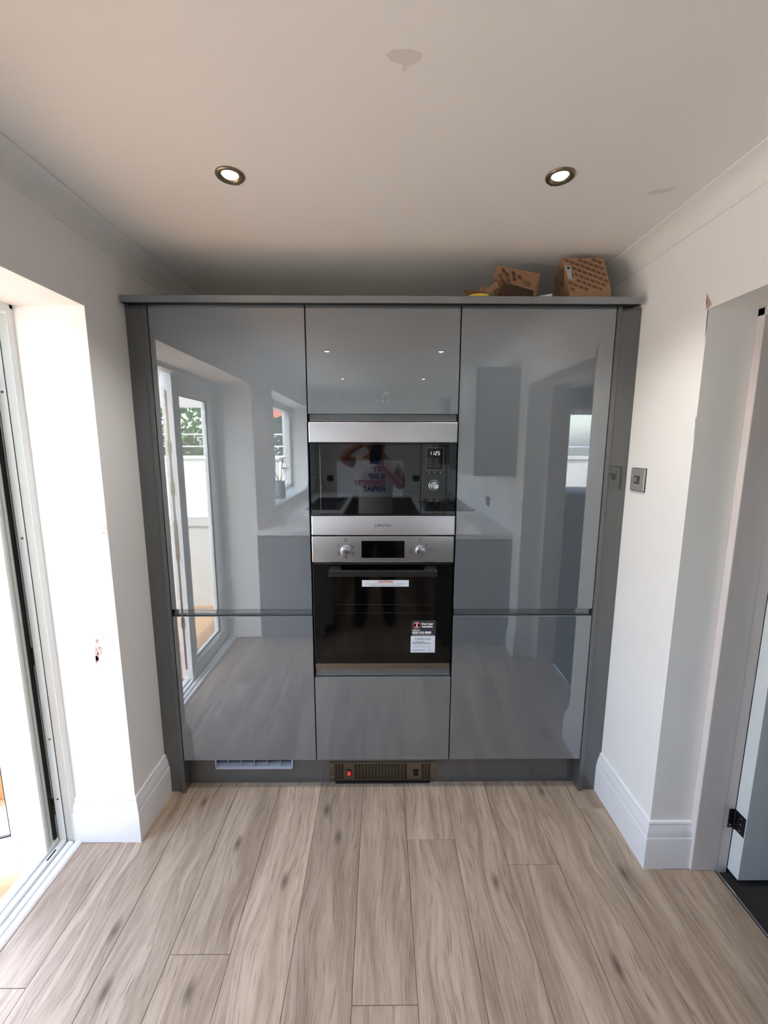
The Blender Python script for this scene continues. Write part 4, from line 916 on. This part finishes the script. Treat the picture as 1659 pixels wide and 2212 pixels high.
# phone
ph = thing('phone', 'slim black phone held upright in front of the face', 'phone', (-.045, -1.722, 1.51))
def PH(x, y, z):   # local on phone plane: x right, y back, z up, aligned with the camera
    return CP + rt*x + up*z - fw*y
b = B(); vs = [PH(x, y, z) for z in (-.150, .014) for (x, y) in ((-.088, .0045), (-.012+.020, .0045), (-.012+.020, .0125), (-.088, .0125))]; hexa(b, vs); bmesh.ops.bevel(b, geom=list(b.edges), offset=.0022, segments=2, affect='EDGES'); obj('body', b, BLACKP, ph, smooth=40)
b = B(); vs = [PH(x, y, z) for z in (-.140, .005) for (x, y) in ((-.0895, .0060), (-.0875, .0060), (-.0875, .0110), (-.0895, .0110))]; hexa(b, vs); obj('side_rim', b, CHROME, ph)
b = B(); lathe(b, [(.0065, 0), (.0065, .0012), (.0045, .0014)], PH(-.012, .0044, -.030), fw, 18); lathe(b, [(.0065, 0), (.0065, .0012), (.0045, .0014)], PH(-.012, .0044, -.052), fw, 18); obj('camera_lens', b, BLACKG, ph)

# ---------------------------------------------------------------- outside: conservatory and garden
b = B(); box(b, -4.2, -1.332, -2.55, .9, -.10, -.05); struct('floor_conservatory', b, PATIO)
b = B()   # end wall of the conservatory
YE = -2.42
for a in ((-4.2, -1.335, -.05, .06), (-4.2, -1.335, .78, .86), (-4.2, -1.335, 1.93, 2.02), (-1.40, -1.335, -.05, 2.0), (-2.34, -2.26, -.05, 2.0), (-3.2, -3.12, -.05, 2.0), (-4.2, -4.12, -.05, 2.0)): box(b, a[0], a[1], YE-.06, YE, a[2], a[3])
cons = struct('wall_conservatory', b, UPVCO)
for x0, x1 in ((-2.26, -1.40), (-3.12, -2.34), (-4.12, -3.2)):
    b = B(); box(b, x0, x1, YE-.045, YE-.02, .06, .78); obj('lower_panel', b, UPVCO, cons)
    b = B(); box(b, x0, x1, YE-.035, YE-.028, .86, 1.93); obj('pane', b, GLASS, cons)
b = B()
for y in (-1.6, -.8, 0, .8):
    prism(b, [(-4.2, 2.00), (-1.335, 2.45), (-1.335, 2.50), (-4.2, 2.05)], 'y', y-.025, y+.025)
box(b, -4.25, -4.15, -2.5, .9, 1.93, 2.05)
prism(b, [(-4.2, 2.02), (-1.335, 2.44), (-1.335, 2.54), (-4.2, 2.08)], 'y', YE-.06, YE+.10)
struct('ceiling_conservatory', b, UPVC)
b = B(); prism(b, [(-4.2, 2.02), (-1.335, 2.02), (-1.335, 2.45), (-4.2, 2.06)], 'y', YE-.05, YE-.01); struct('wall_conservatory_gable', b, UPVCO)
b = B()      # outer side frame of the conservatory with red-painted post
for a in ((-.05, .06), (.80, .86), (1.93, 2.0)): box(b, -4.2, -4.14, YE, .9, a[0], a[1])
for y in (-1.6, -.8, 0, .84): box(b, -4.2, -4.14, y-.03, y+.03, -.05, 2.0)
struct('wall_conservatory_side', b, UPVC)
b = B()
box(b, -4.2, -1.335, .84, .90, -.05, .45)
struct('wall_conservatory_rear', b, mat('cream_render', (206, 190, 168), .9))
t = thing('cardboard_carton', 'brown cardboard carton on the conservatory floor beyond the open patio leaf', 'box', (-1.95, .25, -.05))
b = B(); box(b, -2.15, -1.72, .02, .45, -.049, .30, bev=.004); obj('carton', b, mat('carton_tan', (168, 118, 78), .85, var=.04), t)
b = B(); box(b, -1.90, -1.84, .019, .4505, -.045, .3005); obj('tape', b, mat('packing_tape', (190, 150, 100), .3), t)
t = thing('cardboard_carton', 'second cardboard carton stacked further back by the conservatory rear wall', 'box', (-2.5, .6, -.05))
b = B(); box(b, -2.75, -2.25, .40, .80, -.049, .42, bev=.004); obj('carton', b, CARD, t)
b = B(); box(b, -2.75, -2.25, .598, .604, -.045, .4205); obj('tape', b, YEL, t)
b = B(); box(b, -30, -1.34, -30, 30, -.35, -.30); gr = struct('ground', b, GRASS)
b = B(); box(b, -12, -4.3, -7.2, -7.05, -.3, 1.30); box(b, -12, 8, -7.25, -7.0, 1.30, 1.36); box(b, -4.3, 8, -7.2, -7.05, -.3, 1.30); struct('wall_garden', b, RENDER)
t = thing('garden_fence', 'thin wire railing above the white garden wall', 'fence', (-4, -7.4, 1.3))
for z in (1.55, 1.80): b = B(); tube(b, [(-12, -7.3, z), (8, -7.3, z)], .015, 6); obj('rail', b, CHROME, t)
for k in range(9): b = B(); tube(b, [(-12+2.4*k, -7.3, 1.3), (-12+2.4*k, -7.3, 1.85)], .02, 6); obj('post', b, CHROME, t)
def foliage(name, lab, cx, cyy, cz, rx, ry, rz, n, m, cat='hedge'):
    b = B()
    for k in range(n):
        th = random.uniform(0, 2*math.pi); ph_ = math.acos(random.uniform(-1, 1)); r = random.uniform(.7, 1)**.5
        c = Vector((cx+rx*r*math.sin(ph_)*math.cos(th), cyy+ry*r*math.sin(ph_)*math.sin(th), cz+rz*r*math.cos(ph_)))
        d = Vector((random.gauss(0, 1), random.gauss(0, 1), random.gauss(0, 1))).normalized(); e = d.orthogonal().normalized(); s = random.uniform(.06, .13)
        b.faces.new([b.verts.new(c-d*s), b.verts.new(c+e*s*.5), b.verts.new(c+d*s), b.verts.new(c-e*s*.5)])
    t = thing(name, lab, cat, (cx, cyy, -.3)); o = obj('foliage', b, m, t, fixn=False); o['kind'] = 'stuff'
    b = B(); tube(b, [(cx, cyy, -.3), (cx+.05, cyy, cz*.5), (cx, cyy, cz)], [.12, .09, .04], 8); obj('trunk', b, CARDD, t)
foliage('garden_tree', 'bushy green tree beyond the garden wall, left of the red roof', -4.9, -9.3, 2.0, 1.5, 1.1, 1.1, 3000, LEAF, 'tree')
foliage('garden_tree', 'darker low tree beyond the garden wall nearest the house', -1.9, -9.0, 1.6, 1.3, .9, .75, 2200, LEAFD, 'tree')
foliage('garden_tree', 'wide green tree at the far left of the garden', -8.6, -9.6, 1.9, 1.9, 1.2, 1.2, 2200, LEAF, 'tree')
t = thing('neighbour_house', 'brick house with a red tiled roof beyond the garden trees', 'house', (-1.5, -14, -.3))
b = B(); box(b, -5.0, 2.5, -17, -13, -.3, 2.6); obj('wall', b, BRICK, t)
b = B(); prism(b, [(-12.7, 2.5), (-15, 5.2), (-17.3, 2.5)], 'x', -5.3, 2.8); obj('roof', b, ROOFM, t)
for x in (-4, -1.5): b = B(); box(b, x-.5, x+.5, -13, -12.95, .8, 1.9); w_ = obj('window', b, UPVC, t)
t = thing('bicycle', 'bicycle leaning in the garden outside the conservatory', 'bicycle', (-2.15, -5.2, -.3))
for cx in (-2.65, -1.63):
    b = B(); pts = [(cx+.33*math.cos(2*math.pi*k/32), -5.2, .035+.33*math.sin(2*math.pi*k/32)) for k in range(33)]; tube(b, pts, .02, 6); obj('wheel', b, BLACKP, t)
    b = B()
    for k in range(12): tube(b, [(cx, -5.2, .035), (cx+.32*math.cos(math.pi*k/6), -5.2, .035+.32*math.sin(math.pi*k/6))], .002, 4)
    obj('spokes', b, CHROME, t)
b = B(); Fp = [(-2.65, -5.2, .035), (-2.50, -5.2, .54), (-1.90, -5.2, .50), (-2.10, -5.2, .05), (-1.63, -5.2, .035)]
for i, j in ((0, 1), (1, 2), (1, 3), (2, 3), (3, 4), (2, 4)): tube(b, [Fp[i], Fp[j]], .016, 8)
obj('frame', b, INKG, t)
b = B(); box(b, -2.02, -1.76, -5.26, -5.14, .56, .61, bev=.01); obj('saddle', b, BLACKP, t)
b = B(); tube(b, [(-2.53, -5.5, .70), (-2.47, -5.2, .62), (-2.53, -4.9, .70)], .012, 8); obj('handlebar', b, BLACKP, t)
